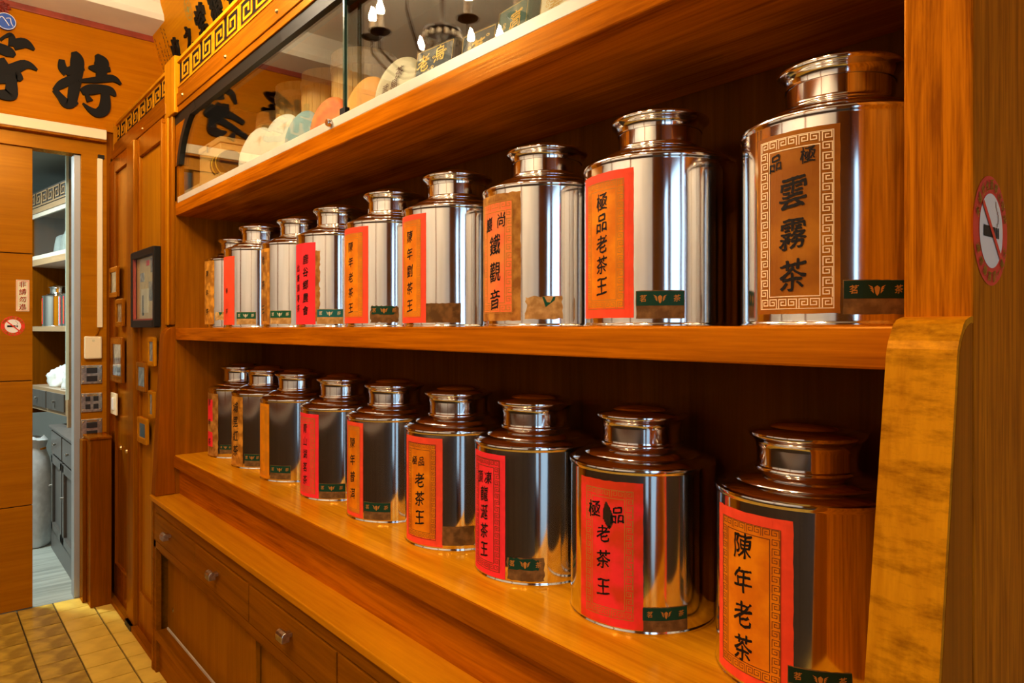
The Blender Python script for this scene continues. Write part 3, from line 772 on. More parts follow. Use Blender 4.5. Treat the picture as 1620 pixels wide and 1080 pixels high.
struct(B(XW, -3.87, YC + .03, YB - .004, 0, 2.80), 'wall_7', M['cup_r'])
struct(B(XW, -3.88, YC - .030, YC + .03, 0, .03), 'baseboard_left', M['rail'])
fb = thing('cupboard_cornice', (-4.5, YC, 2.80), 'dark wooden band over the corner cupboards below the frieze', 'cornice')
build(B(XW, -3.88, .978, 1.05, 2.795, 2.925), 'band', M['rail'], fb, bevel=.003)
build(B(XW, -3.88, .972, .98, 2.825, 2.88), 'moulding', M['rail'], fb, bevel=.003)
build(B(-4.40, -3.88, YC + .002, 1.0, 2.78, 2.80), 'soffit', M['rail'], fb)
# pilaster at the left end of the shelves
pl = thing('pilaster', (-3.86, .99, .88), 'golden wooden pilaster at the far end of the canister shelves', 'post')
build(B(-3.945, -3.80, .982, 1.0, 1.74, 2.80), 'face', M['cup'], pl, bevel=.004)
build(B(-3.912, -3.842, .974, .982, 1.74, 2.80), 'fillet', M['panel'], pl, bevel=.003)

# boxed-in corner post
px = thing('boxed_post', (-5.05, .87, 0), 'short dark red wooden box casing standing below the switches', 'post')
build(B(XW + .001, -4.935, .812, .928, 0, 1.035), 'casing', M['cup_r'], px, bevel=.004)
build(B(XW + .001, -4.925, .805, .928, 1.035, 1.05), 'cap', M['cup_r'], px, bevel=.003)
build(B(XW + .001, -5.06, .790, .812, 0, 1.02), 'fillet', M['cup_r'], px, bevel=.003)

# ------------------------------------------------------------------ switches, box and conduit by the door
def plate(z0, z1, kind, label):
    t = thing('switch_plate', (XW + .012, .855, z0), label, 'switch')
    build(B(XW + .012, XW + .022, .797, .914, z0, z1), 'plate', M['nickel'], t, bevel=.003)
    zc = (z0 + z1) / 2
    if kind == 'wide':
        for z in (zc + .026, zc - .026): build(B(XW + .020, XW + .028, .825, .886, z - .018, z + .018), 'switch', M['switchblack'], t, bevel=.002)
    else:
        for z in (zc + .025, zc - .025):
            for y in (.833, .878): build(B(XW + .020, XW + .028, y - .014, y + .014, z - .016, z + .016), 'switch', M['switchblack'], t, bevel=.002)
    for y in (.808, .903):
        for z in (z0 + .016, z1 - .016): build(MB().lathe([(0, .004), (.005, .003), (.006, 0), (0, 0)], 10, (XW + .022, y, z), 0), 'screw', M['brass'], t, True)
    build(B(XW + .0215, XW + .0235, .828, .884, z1 - .020, z1 - .008), 'brass_strip', M['brass'], t)
plate(1.367, 1.487, 'wide', 'topmost metal switch plate, below the white box')
plate(1.186, 1.308, 'four', 'middle metal switch plate with four small black buttons')
plate(1.010, 1.142, 'wide', 'lowest metal switch plate, just above the boxed post')
cb = thing('chime_box', (XW + .012, .858, 1.53), 'small white plastic box on the wall above the switches', 'box')
build(B(XW + .012, XW + .05, .812, .908, 1.528, 1.672), 'body', M['creamtrim'], cb, bevel=.008)
build(MB().lathe([(0, .003), (.007, .002), (.008, 0), (0, 0)], 12, (XW + .05, .86, 1.645), 0), 'indicator', M['printpale'], cb, True)
build(MB().tube([(XW + .03, .875, 1.672), (XW + .03, .885, 1.69), (XW + .02, .897, 1.72), (XW + .018, .900, 1.75)], .004, 8), 'cable', M['rail'], cb, True)
cd = thing('cable_conduit', (XW + .012, .9, 1.73), 'long cream plastic cable conduit running up beside the doorway', 'conduit')
build(B(XW + .012, XW + .030, .885, .915, 1.73, 2.82), 'channel', M['creamtrim'], cd, bevel=.003)
build(B(XW + .012, XW + .028, .890, .925, 2.82, 2.845), 'end_cap', M['lacq'], cd)

# ------------------------------------------------------------------ stickers
def no_smoking(name, fn, r, label, off):
    t = thing(name, fn(0, 0, 0), label, 'sticker')
    f = lambda d: (lambda u, v: fn(u, v, d))
    S2().disc(0, 0, 0, r, 48).to3('red_disc', M['stickerred'], f(off), t)
    S2().disc(0, 0, 0, r * .68, 48).to3('white_field', M['white'], f(off * 2), t)
    s = S2().rect(-r * .48, r * .18, -r * .12, r * .08).rect(r * .22, r * .30, -r * .12, r * .08).rect(r * .34, r * .42, -r * .12, r * .08)
    s.to3('cigarette', M['ink'], f(off * 3), t)
    s = S2()
    for k in range(8):
        a = k / 7; s.rect(r * (.30 + .08 * math.sin(a * 5)), r * (.33 + .08 * math.sin(a * 5)), r * (.1 + .4 * a), r * (.16 + .4 * a), 1)
    s.to3('smoke', M['fretdark'], f(off * 3), t)
    c_, s2 = math.cos(-.75), math.sin(-.75)
    q = [(-.70, -.055), (.70, -.055), (.70, .055), (-.70, .055)]
    S2().poly([((x * c_ - y * s2) * r, (x * s2 + y * c_) * r) for x, y in q]).to3('slash', M['stickerred'], f(off * 4), t)
    s = S2()
    for txt, a0, a1, fl in (('本場所全面禁止吸菸', 160, 20, 0), ('違者最高罰一萬元', 205, 335, 1)):
        for k, ch in enumerate(txt):
            a = math.radians(a0 + (a1 - a0) * k / (len(txt) - 1)); rr = r * .84
            vs, fs = glyph(ch); th = a - PI / 2 + (PI if fl else 0)
            s.add([(rr * math.cos(a) + (x * math.cos(th) - y * math.sin(th)) * r * .19, rr * math.sin(a) + (x * math.sin(th) + y * math.cos(th)) * r * .19) for x, y in vs], fs)
    s.to3('ring_lettering', M['ringyellow'], f(off * 3), t)
no_smoking('no_smoking_sticker', lambda u, v, d: (XRO + d, 1.068 + u, 1.848 + v), .0715, 'round red no-smoking sticker on the near end panel of the shelves', .0006)
no_smoking('no_smoking_sticker', lambda u, v, d: (XW - .015 + d, .445 + u, 1.737 + v), .060, 'round red no-smoking sticker on the sliding door', .0008)
nt_ = thing('notice_sticker', (XW - .014, .493, 1.83), 'white paper notice with red characters on the sliding door', 'notice')
S2().rect(.460, .527, 1.828, 2.020).to3('sheet', M['creampaper'], lambda u, v: (XW - .014, u, v), nt_)
s = S2().frame(.464, .523, 1.833, 2.015, .0022)
for k, ch in enumerate('非請勿進'): s.char(ch, .4935, 1.992 - .0455 * k, .036)
s.to3('lettering', M['orangered'], lambda u, v: (XW - .0132, u, v), nt_)

# ------------------------------------------------------------------ pictures on the cupboards
def picture(x0, x1, z0, z1, fw, fm, pm, label, y=YC, clip=False, th=.018):
    t = thing('picture_frame', ((x0 + x1) / 2, y, z0), label, 'picture')
    mb = MB().box(x0, x0 + fw, y - th, y - .001, z0, z1).box(x1 - fw, x1, y - th, y - .001, z0, z1).box(x0 + fw, x1 - fw, y - th, y - .001, z0, z0 + fw).box(x0 + fw, x1 - fw, y - th, y - .001, z1 - fw, z1)
    build(mb, 'frame', M[fm], t, bevel=.004)
    build(B(x0 + fw * .9, x1 - fw * .9, y - .009, y - .002, z0 + fw * .9, z1 - fw * .9), 'picture', M[pm], t)
    if clip:
        build(MB().box(x0 + fw, x0 + fw + .012, y - .030, y - .016, z0 + fw, z1 - fw).box(x0 + fw, x1 - fw, y - .030, y - .016, z0 + fw, z0 + fw + .008), 'red_slip', M['redtrim'], t)
        for (a, b, c_, d, m) in ((.20, .38, .62, .76, 'photoblue'), (.70, .92, .74, .96, 'photo'), (.62, .90, .30, .60, 'photo'), (.30, .36, .08, .40, 'ink'), (.50, .62, .86, .94, 'wornred'), (.25, .58, .12, .5, 'creampaper')):
            w_, h_ = x1 - x0 - 2 * fw, z1 - z0 - 2 * fw
            build(B(x0 + fw + a * w_, x0 + fw + b * w_, y - .0115, y - .0085, z0 + fw + c_ * h_, z0 + fw + d * h_), 'clipping', M[m], t)
    build(B(x0 + fw * .95, x1 - fw * .95, y - .0145, y - .013, z0 + fw * .95, z1 - fw * .95), 'pane', M['paneglass'], t)
    return t
picture(-5.08, -4.84, E + .200, E + .386, .030, 'rail', 'photo', 'small brown-framed photo, topmost on the narrow cupboard door')
picture(-4.885, -4.69, E + .015, E + .180, .028, 'rail', 'photo', 'small brown-framed photo, second from the top on the narrow cupboard door')
picture(-5.03, -4.70, E - .33, E - .055, .040, 'cup_r', 'photoblue', 'larger dark-framed photo, third from the top on the narrow cupboard door')
sp = thing('wall_plate', (-4.97, YC, 1.18), 'small white wall plate below the frames on the narrow cupboard door', 'plate')
build(B(-5.05, -4.895, YC - .012, YC - .001, 1.180, 1.315), 'plate', M['creamtrim'], sp, bevel=.003)
build(B(-5.0, -4.945, YC - .018, YC - .012, 1.210, 1.285), 'rocker', M['white'], sp, bevel=.002)
picture(-4.40, -3.885, E + .010, E + .425, .036, 'lacq', 'clipping', 'large black-framed display of yellowed clippings beside the shelves', clip=True, th=.034)
picture(-4.10, -3.965, E - .195, E - .045, .024, 'panel', 'photo', 'small golden-framed photo partly hidden by the shelf side panel')
picture(-4.35, -4.14, E - .343, E - .186, .026, 'cup', 'photoblue', 'brown-framed pale photo below the black-framed clippings')
picture(-4.325, -4.12, E - .627, E - .49, .030, 'panel', 'ink', 'gold-framed dark picture, lowest beside the shelf side panel')
picture(-4.085, -3.98, E - .47, E - .33, .018, 'panel', 'photo', 'thin gilt frame edge peeping out between two frames beside the side panel')

# ================================================================== THE TEA CANISTERS
TR = .165
def tin_meshes():
    r = TR
    body = MB().lathe([(0, .002), (r - .003, .002), (r + .0012, .0), (r + .0022, .003), (r + .0012, .006), (r, .008), (r, .0095), (r, .012), (r, .17), (r, .329), (r, .3325), (r, .334), (r + .0014, .336), (r + .0024, .3405), (r + .0014, .344), (r - .004, .346)], 96)
    sho = MB().lathe([(r - .003, .3445), (r - .006, .348), (r - .014, .3535), (r - .024, .357), (r - .032, .3585), (r - .034, .362), (r - .042, .368), (r - .054, .3735), (r - .066, .3765), (.094, .378)], 96)
    neck = MB().lathe([(.0945, .377), (.0950, .380), (.0935, .383), (.0895, .3845), (.0890, .3865), (.0890, .389), (.0890, .405), (.0890, .424)], 72)
    lid = MB().lathe([(.0895, .418), (.0912, .4185), (.0914, .424), (.0935, .430), (.0985, .4355), (.1035, .4390), (.1052, .4425), (.1045, .446), (.1015, .4485), (.088, .4525), (.074, .4565), (.069, .4568), (.066, .4605), (.050, .4655), (.025, .469), (0, .470)], 72)
    return [(n, mb.mesh(n, M['steel'], smooth=True)) for n, mb in (('body', body), ('shoulder', sho), ('neck', neck), ('lid', lid))]
TM = tin_meshes()

def tin(x, y, z, rot, label, spec, small, group):
    t = thing('tea_canister', (x, y, z), label, 'canister', group)
    for n, me in TM:
        o = bpy.data.objects.new(n, me); col.objects.link(o); o.parent = t; o.rotation_euler = (0, 0, rot)
    def wrap(a0, d):
        def fn(u, v):
            a = math.radians(a0) + u / TR; rr = TR + d
            return (x + rr * math.cos(a), y + rr * math.sin(a), z + v)
        return fn
    a0, a1, v0, v1 = spec['box']
    ac = (a0 + a1) / 2; hw = math.radians(a1 - a0) * TR / 2
    jag = spec.get('jag', .0012); sd = x * 7
    hr = (60, 120) if spec.get('hole') else (14, 26)
    lab = S2().paper(-hw, hw, v0, v1, jag, sd, *hr, spec.get('hole')).to3('label', M[spec['paper']], wrap(ac, .0006), t)
    mg = spec.get('margin', .15) * hw * 2
    if spec.get('tear'):      # the torn strip left of an older label
        S2().paper(hw - .012, hw + .020, v0 + .01, v1 - .03, .016, sd + 3, 6, 30).to3('torn_strip', M['tan'], wrap(ac, .0003), lab)
    if spec.get('inner'):
        S2().paper(-hw + mg, hw - mg, v0 + mg * .9, v1 - mg * .9, 0, 0, *hr, spec.get('hole2')).to3('inner_sheet', M[spec['inner']], wrap(ac, .0010), lab)
    if spec.get('fret'):
        k = mg * spec.get('kscale', .62); f = S2()
        o = mg * spec.get('koff', .92)
        f.keys(-hw + o, hw - o, v0 + o * .9, v1 - o * .9, k, k * spec.get('kw', .08))
        f.frame(-hw + o - k * .08, hw - o + k * .08, v0 + o * .9 - k * .08, v1 - o * .9 + k * .08, k * .08)
        f.frame(-hw + o + k * 1.15, hw - o - k * 1.15, v0 + o * .9 + k * 1.15, v1 - o * .9 - k * 1.15, k * .10)
        f.to3('border_print', M[spec['fret']], wrap(ac, .0013), lab)
    if spec.get('patch'):
        f = S2()
        for (b0, b1) in spec['patch']: f.paper(-hw * .8, hw * .35, v0 + (v1 - v0) * b0, v0 + (v1 - v0) * b1, .003, b0 * 9, 10, 10)
        f.to3('red_patch', M['red'], wrap(ac, .0011), lab)
    H = v1 - v0
    for ch, u, v, s, in spec.get('chars', []):
        S2().char(ch, u * hw, v0 + v * H, s, spec.get('sx', .9)).to3('character', M['ink'], wrap(ac, .0016), lab)
    if small:
        b0, b1, v0, v1, kind = small
        ac = (b0 + b1) / 2; hw = math.radians(b1 - b0) * TR / 2; H = v1 - v0
        base = {'green': 'kraft', 'teal': 'kraft', 'dark': 'kraftdark', 'plain': 'stained', 'torn': 'kraft', 'brown': 'kraftdark', 'tornbrown': 'kraftdark'}[kind]
        l2 = S2().paper(-hw, hw, v0, v1, .010 if 'torn' in kind else .002, sd + 5, 12, 8).to3('small_label', M[base], wrap(ac, .0006), t)
        if kind != 'plain':
            stripe = S2()
            u1 = hw
            if kind == 'torn': stripe.poly([(-.004, v1 - H * .04), (hw * .6, v1 - H * .04), (hw * .55, v1 - H * .2), (hw * .1, v1 - H * .48)])
            elif kind == 'tornbrown': stripe.paper(-hw * .9, hw * .72, v0 + H * .46, v1 - H * .03, .008, sd, 10, 6)
            else: stripe.rect(-hw + .0015, hw - .0015, v0 + H * .46, v1 - H * .03)
            stripe.to3('green_stripe', M[{'green': 'green', 'teal': 'teal', 'dark': 'dgreen', 'torn': 'green', 'brown': 'midgreen', 'tornbrown': 'midgreen'}[kind]], wrap(ac, .0010), l2)
            if kind != 'torn':
                p = S2(); zc = v0 + H * .72; q = H * .24
                p.char('茗', -hw * .68, zc, q); p.char('茶', hw * .68, zc, q)
                p.poly([(-q * .32, zc + q * .2), (-q * .2, zc - q * .5), (0, zc - q * .8), (q * .2, zc - q * .5), (q * .32, zc + q * .2), (0, zc + q * .45)])
                for sg_ in (-1, 1):
                    for k in range(3):
                        a = .5 + k * .45
                        p.poly([(sg_ * q * .38, zc - q * .5 + k * q * .2), (sg_ * q * (.75 + .12 * k), zc - q * .1 + k * q * .3), (sg_ * q * (.42 + .05 * k), zc - q * .2 + k * q * .25)][::sg_])
                p.to3('stripe_print', M['printpale' if kind in ('green', 'teal') else 'fretgold'], wrap(ac, .0014), l2)
    return t

def leaf(a, b):
    t = (b - .66) / .20
    return 0 < t < 1 and abs(a - .50 - .05 * (.5 - t)) < .085 * math.sin(PI * t ** .8)

def column(txt, top=.80, bot=.16, s=.034, u=0.0):
    n = len(txt)
    return [(c, u, top + (bot - top) * (i / (n - 1) if n > 1 else 0), s) for i, c in enumerate(txt)]

UP = 'steel canisters on the middle shelf'; LO = 'steel canisters on the lower shelf'
upper = [
 ((-3.635, 1.265), (-104, -64, .018, .335), dict(paper='gold', jag=.004, chars=column('陳年茶', .8, .2, .03)), (-63, -44, .038, .080, 'torn'), 'steel canister with a dull gold label, farthest on the middle shelf'),
 ((-3.117, 1.190), (-108, -66, .013, .310), dict(paper='orangered', inner='orangered', chars=column('春茶', .5, .2, .022, .1)), (-62, -31, .014, .069, 'green'), 'steel canister with a plain orange-red label, second farthest on the middle shelf'),
 ((-2.809, 1.240), (-111, -74, .013, .322), dict(paper='gold', jag=.003, inner='tan', chars=column('老茶王', .85, .2, .034)), (-73, -39, .015, .070, 'green'), 'steel canister with a stained tan label, third farthest on the middle shelf'),
 ((-2.458, 1.240), (-113, -60, .012, .310), dict(paper='red', tear=True, margin=.16, chars=column('鹿谷鄉農會', .80, .17, .034, .38) + column('比賽頭等茶', .70, .20, .027, -.32)), (-58, -24, .013, .068, 'teal'), 'steel canister with a bright red label torn along its right edge'),
 ((-2.065, 1.240), (-117, -61, .014, .325), dict(paper='orangered', inner='orange_in', fret='fretgold', chars=column('陳年老茶王', .80, .16, .032)), (-59, -26, .015, .071, 'tornbrown'), 'steel canister labelled 陳年老茶王 with a torn green tag, right of the torn red label'),
 ((-1.700, 1.240), (-115, -68.5, .013, .322), dict(paper='orangered', inner='orange_in', fret='fretgold', chars=column('陳年劉茶王', .80, .16, .034)), (-68.8, -33, .013, .068, 'plain'), 'steel canister with an orange label and a plain dark brown tag'),
 ((-1.309, 1.240), (-122, -65.3, .015, .325), dict(paper='tan', jag=.004, inner='salmon', margin=.15, fret='fretgold', kscale=.8, chars=[('尚', .30, .79, .034), ('巖', -.30, .765, .034)] + column('鐵觀音', .60, .17, .048)), (-62, -30, .018, .074, 'torn'), 'steel canister labelled 鐵觀音 on a brown-stained label'),
 ((-0.949, 1.240), (-124.8, -70.4, .018, .318), dict(paper='orangered', inner='orange_in', fret='fretgold', jag=.002, chars=column('極品老茶王', .80, .22, .036)), (-69, -35.7, .016, .072, 'brown'), 'steel canister labelled 極品老茶王 in a red border on the middle shelf, second nearest'),
 ((-0.558, 1.240), (-115.1, -65, .020, .316), dict(paper='parchment', jag=.0025, fret='fretwhite', margin=.13, kscale=.85, kw=.11, koff=.55, chars=[('極', .34, .855, .026), ('品', -.42, .84, .026)] + column('雲霧茶', .66, .21, .050)), (-64, -30.5, .018, .072, 'dark'), 'steel canister labelled 雲霧茶 on a large brown parchment label, nearest on the middle shelf'),
]
lower = [
 ((-3.630, 1.28), (-107, -63, .010, .320), dict(paper='tan', jag=.005, patch=((.55, .9), (.14, .38)), chars=column('陳年茶', .85, .22, .034, -.2)), (-60, -37, .026, .070, 'brown'), 'steel canister with a tan label and red patches, farthest on the lower shelf'),
 ((-3.285, 1.28), (-101, -63.7, .012, .330), dict(paper='gold', jag=.003, chars=column('埔里紅茶', .84, .22, .048)), (-60.6, -33.6, .014, .072, 'brown'), 'steel canister labelled 埔里紅茶 on a gold label, second farthest on the lower shelf'),
 ((-2.927, 1.28), (-110.6, -72, .012, .325), dict(paper='orange', inner='orange', fret='fretgold', chars=[]), (-70, -36.4, .014, .072, 'brown'), 'steel canister with a plain orange label without characters'),
 ((-2.511, 1.28), (-113.6, -61, .010, .322), dict(paper='red', fret='fretgold', koff=.8, kscale=.8, inner='red', chars=column('青山湖茗茶', .82, .20, .034)), (-61, -25.2, .012, .068, 'brown'), 'steel canister labelled 青山湖茗茶 on a bright red label'),
 ((-2.129, 1.28), (-108, -70, .012, .328), dict(paper='orangered', inner='orange_in', fret='fretgold', chars=column('陳年普洱', .78, .24, .036)), (-69, -35.7, .012, .070, 'brown'), 'steel canister labelled 陳年普洱 in an orange-red border'),
 ((-1.750, 1.28), (-106.8, -52.3, .012, .325), dict(paper='orangered', inner='orange_in', fret='fretdark', chars=[('極', -.28, .775, .026), ('品', .10, .775, .026)] + column('老茶王', .60, .25, .042)), (-53, -20, .018, .074, 'plain'), 'steel canister labelled 極品老茶王 with a plain brown tag on the lower shelf'),
 ((-1.395, 1.28), (-119.3, -70.3, .010, .322), dict(paper='red', fret='fretdark', koff=.8, kscale=.75, chars=[('凍', .18, .80, .032), ('頂', -.34, .79, .032)] + column('龍涎茶王', .66, .20, .038, -.06)), (-69, -34.7, .012, .072, 'tornbrown'), 'steel canister labelled 凍頂龍涎茶王 on a curling red label'),
 ((-1.031, 1.28), (-104.3, -50, .010, .318), dict(paper='wornred', fret='fretgold', jag=.002, inner='wornred', hole=lambda a, b: leaf(a, b), hole2=lambda a, b: leaf(.15 + .70 * a, .066 + .868 * b),
    chars=[('極', -.42, .79, .036), ('品', .30, .77, .034), ('老', -.12, .63, .036), ('茶', -.12, .45, .038), ('王', -.12, .26, .036)]), (-51, -16.3, .008, .060, 'brown'), 'steel canister with a worn red label holed by a leaf-shaped tear'),
 ((-0.637, 1.28), (-130.3, -70.5, .012, .316), dict(paper='orangered', inner='orange_in', fret='fretdark', jag=.003, margin=.12, kscale=.72, koff=1.05, chars=column('陳年老茶', .80, .20, .046, -.08)), (-74, -38.4, .020, .072, 'dark'), 'steel canister labelled 陳年老茶, nearest on the lower shelf'),
]
for (xy, box, sp_, sm, lb) in upper:
    sp_['box'] = box; tin(xy[0], xy[1], ZM1, random.uniform(0, 6), lb, sp_, sm, UP)
for (xy, box, sp_, sm, lb) in lower:
    sp_['box'] = box; tin(xy[0], xy[1], ZL1, random.uniform(0, 6), lb, sp_, sm, LO)

# ================================================================== THINGS IN THE DISPLAY CASE
def tea_cake(x, y, r, m, label, th=.035, turn=0.0, writing=False, lean=.16):
    t = thing('tea_cake', (x, y, ZT1 + .001), label, 'tea cake', 'wrapped tea cakes in the display case')
    t.rotation_euler = (-lean, 0, turn)
    prof = [(0, -th / 2), (r * .62, -th / 2), (r * .86, -th * .42), (r * .97, -th * .2), (r, 0), (r * .97, th * .22), (r * .85, th * .45), (r * .4, th * .5), (r * .15, th * .38), (0, th * .34)]
    mb = MB().lathe(prof, 48, (0, 0, r), 1)
    mb.v = [(p[0] * (1 + .012 * noise.noise(Vector((p[0] * 20, p[2] * 20, x)))), p[1] + .003 * noise.noise(Vector((p[0] * 18, p[2] * 18, x))), p[2]) for p in mb.v]
    me = mb.mesh('wrapped_disc', M[m], smooth=True); o = bpy.data.objects.new('wrapped_disc', me); col.objects.link(o); o.parent = t
    # pleats gathered on the edge of the wrapper
    pb = MB()
    for k in range(20):
        a = 2 * PI * k / 20
        pb.tube([(r * .70 * math.cos(a), th * .46, r + r * .70 * math.sin(a)), (r * .93 * math.cos(a + .05), th * .40, r + r * .93 * math.sin(a + .05)), (r * .99 * math.cos(a + .07), th * .15, r + r * .99 * math.sin(a + .07))], [.001, .0025, .001], 5)
    me = pb.mesh('pleats', M[m], smooth=True); o = bpy.data.objects.new('pleats', me); col.objects.link(o); o.parent = t
    if writing:
        for ch, u, v, z in (('茶', .02, r * 1.45, .035), ('易', .0, r * 1.1, .035), ('武', -.04, r * 1.05, .03)):
            o = S2().char(ch, u, v, z).to3('character', M['fretdark'], lambda u, v: (u, -th / 2 - .004, v), None); o.parent = t
    return t
tea_cake(-3.08, 1.125, .132, 'whitepaper', 'stained white-wrapped tea cake beside the black banded canister', turn=.20)
tea_cake(-2.81, 1.125, .130, 'whitepaper', 'large white-wrapped tea cake with dark specks before the bamboo tubs', turn=.22)
tea_cake(-2.585, 1.12, .108, 'bluepaper', 'blue-grey wrapped tea cake in the display case', turn=.16)
tea_cake(-2.35, 1.12, .105, 'redpaper2', 'red-orange wrapped tea cake left of the glass door edge', turn=.18)
tea_cake(-2.095, 1.13, .108, 'orangepaper', 'yellow-orange wrapped tea cake right of the glass door edge', turn=.16)
tea_cake(-1.885, 1.13, .110, 'creampaper', 'cream-wrapped tea cake with brown writing', turn=.16, writing=True)

def tub(x, y, r, h, label):
    t = thing('bamboo_tub', (x, y, ZT1), label, 'tub', 'bamboo tubs at the back of the display case')
    n = 22
    for k in range(n):
        a0 = 2 * PI * k / n; a1 = 2 * PI * (k + 1) / n - .012
        P = [(r * math.cos(a0), r * math.sin(a0)), (r * math.cos((a0 + a1) / 2) * 1.004, r * math.sin((a0 + a1) / 2) * 1.004), (r * math.cos(a1), r * math.sin(a1)), (r * .93 * math.cos(a1), r * .93 * math.sin(a1)), (r * .93 * math.cos(a0), r * .93 * math.sin(a0))]
        if not (PI * .98 < a0 < 2 * PI * 1.02): pass
        mb = MB().prism([(x + p[0], y + p[1]) for p in P], ZT1, ZT1 + h, 2)
        build(mb, 'stave', M['bamboo'], t)
    for z in (.12, .5, .88):
        build(MB().lathe([(r * 1.0, -.014), (r * 1.03, -.012), (r * 1.035, 0), (r * 1.03, .012), (r * 1.0, .014)], 40, (x, y, ZT1 + h * z)), 'hoop', M['boxw'], t, True)
    build(MB().lathe([(0, 0), (r * .94, 0), (r * .94, .008), (0, .008)], 30, (x, y, ZT1 + h - .02)), 'lid', M['bamboo'], t)
tub(-3.20, 1.315, .118, .36, 'bamboo tub farthest left in the display case, in shadow')
tub(-2.94, 1.31, .125, .42, 'tall hooped bamboo tub behind the large white tea cake')
tub(-2.67, 1.31, .125, .40, 'hooped bamboo tub behind the blue-grey tea cake')
tub(-2.40, 1.31, .125, .40, 'hooped bamboo tub behind the red tea cake')

def carved_box(x0, x1, y0, y1, z0, z1, label):
    t = thing('wooden_box', ((x0 + x1) / 2, (y0 + y1) / 2, z0), label, 'box', 'pale wooden boxes in the display case')
    build(B(x0, x1, y0, y1, z0, z1 - .03), 'body', M['boxw'], t, bevel=.004)
    build(B(x0 - .004, x1 + .004, y0 - .004, y1 + .004, z1 - .028, z1), 'lid', M['boxw'], t, bevel=.004)
    build(B((x0 + x1) / 2 - .012, (x0 + x1) / 2 + .012, y0 - .010, y0 - .003, z1 - .05, z1 - .015), 'clasp', M['brass'], t)
carved_box(-3.735, -3.19, 1.03, 1.36, ZT1, ZT1 + .060, 'lower of two pale wooden boxes stacked at the end of the display case')
carved_box(-3.71, -3.39, 1.09, 1.36, ZT1 + .061, ZT1 + .275, 'upper pale grained wooden box at the end of the display case')
t = thing('banded_canister', (-3.28, 1.08, ZT1 + .061), 'small black canister with two yellow bands lying on its side', 'canister')
cyl = MB().lathe([(0, -.07), (.052, -.07), (.056, -.064), (.056, .064), (.052, .07), (0, .07)], 36, (-3.285, 1.085, ZT1 + .119), 0)
build(cyl, 'body', M['blackpack'], t, True)
for dx_ in (-.035, .02):
    build(MB().lathe([(.0565, -.008), (.0575, -.006), (.0575, .006), (.0565, .008)], 36, (-3.285 + dx_, 1.085, ZT1 + .119), 0), 'band', M['yellow'], t, True)

def packet(x, y, w_, h, d, m, label, txt, turn=0.0, red=False, deco='goldfoil'):
    t = thing('tea_packet', (x, y, ZT1), label, 'packet', 'foil tea packets in the display case')
    t.rotation_euler = (-.14, 0, turn)
    prof = [(-w_ / 2, 0), (w_ / 2, 0), (w_ / 2 * 1.02, h * .25), (w_ / 2 * 1.0, h * .8), (w_ / 2 * .94, h), (-w_ / 2 * .94, h), (-w_ / 2, h * .8), (-w_ / 2 * 1.02, h * .25)]
    me = MB().prism(prof, -d / 2, d / 2, 1).mesh('bag', M[m]); o = bpy.data.objects.new('bag', me); col.objects.link(o); o.parent = t
    bv = o.modifiers.new('bevel', 'BEVEL'); bv.width = d * .35; bv.segments = 3
    s = S2()
    for ch, u, v, z in txt: s.char(ch, u * w_, v * h, z)
    s.frame(-w_ * .42, w_ * .42, h * .08, h * .92, .0012)
    for k in range(14):
        a = k * .9; s.disc(w_ * (.30 * math.cos(a) + .05), h * (.15 + .05 * k), .0025, .004, 8, 1.6)
    o = s.to3('gold_lettering', M[deco], lambda u, v: (u, -d / 2 - .0008, v), None); o.parent = t
    if red:
        o = S2().rect(w_ * .02, w_ * .14, h * .30, h * .42).to3('red_seal', M['red'], lambda u, v: (u, -d / 2 - .0012, v), None); o.parent = t
packet(-1.655, 1.13, .19, .185, .05, 'blackpack', 'black foil tea packet with gold characters and a red seal', [('老', -.25, .72, .05), ('烏', .12, .78, .045), ('龍', -.05, .45, .05), ('茶', -.28, .25, .05), ('王', .25, .3, .04)], red=True, turn=.1)
packet(-1.475, 1.15, .15, .175, .05, 'blackpack', 'black foil tea packet with gold tracery, right of the red-sealed one', [('茗', .0, .65, .05), ('茶', .0, .3, .05)], turn=.1)
packet(-1.31, 1.13, .14, .18, .05, 'greenpack', 'green foil tea packet with gold tracery', [('高', .1, .7, .045), ('山', .1, .35, .045)], turn=-.05)
packet(-1.165, 1.14, .12, .19, .05, 'creampaper', 'pale tea packet with thin gold lines', [('春', .0, .6, .045)], turn=.05)
packet(-1.03, 1.12, .08, .21, .045, 'blackpack', 'narrow black packet with gold flourish near the end of the display', [('香', .0, .75, .045), ('茗', .0, .45, .045)], turn=.0)

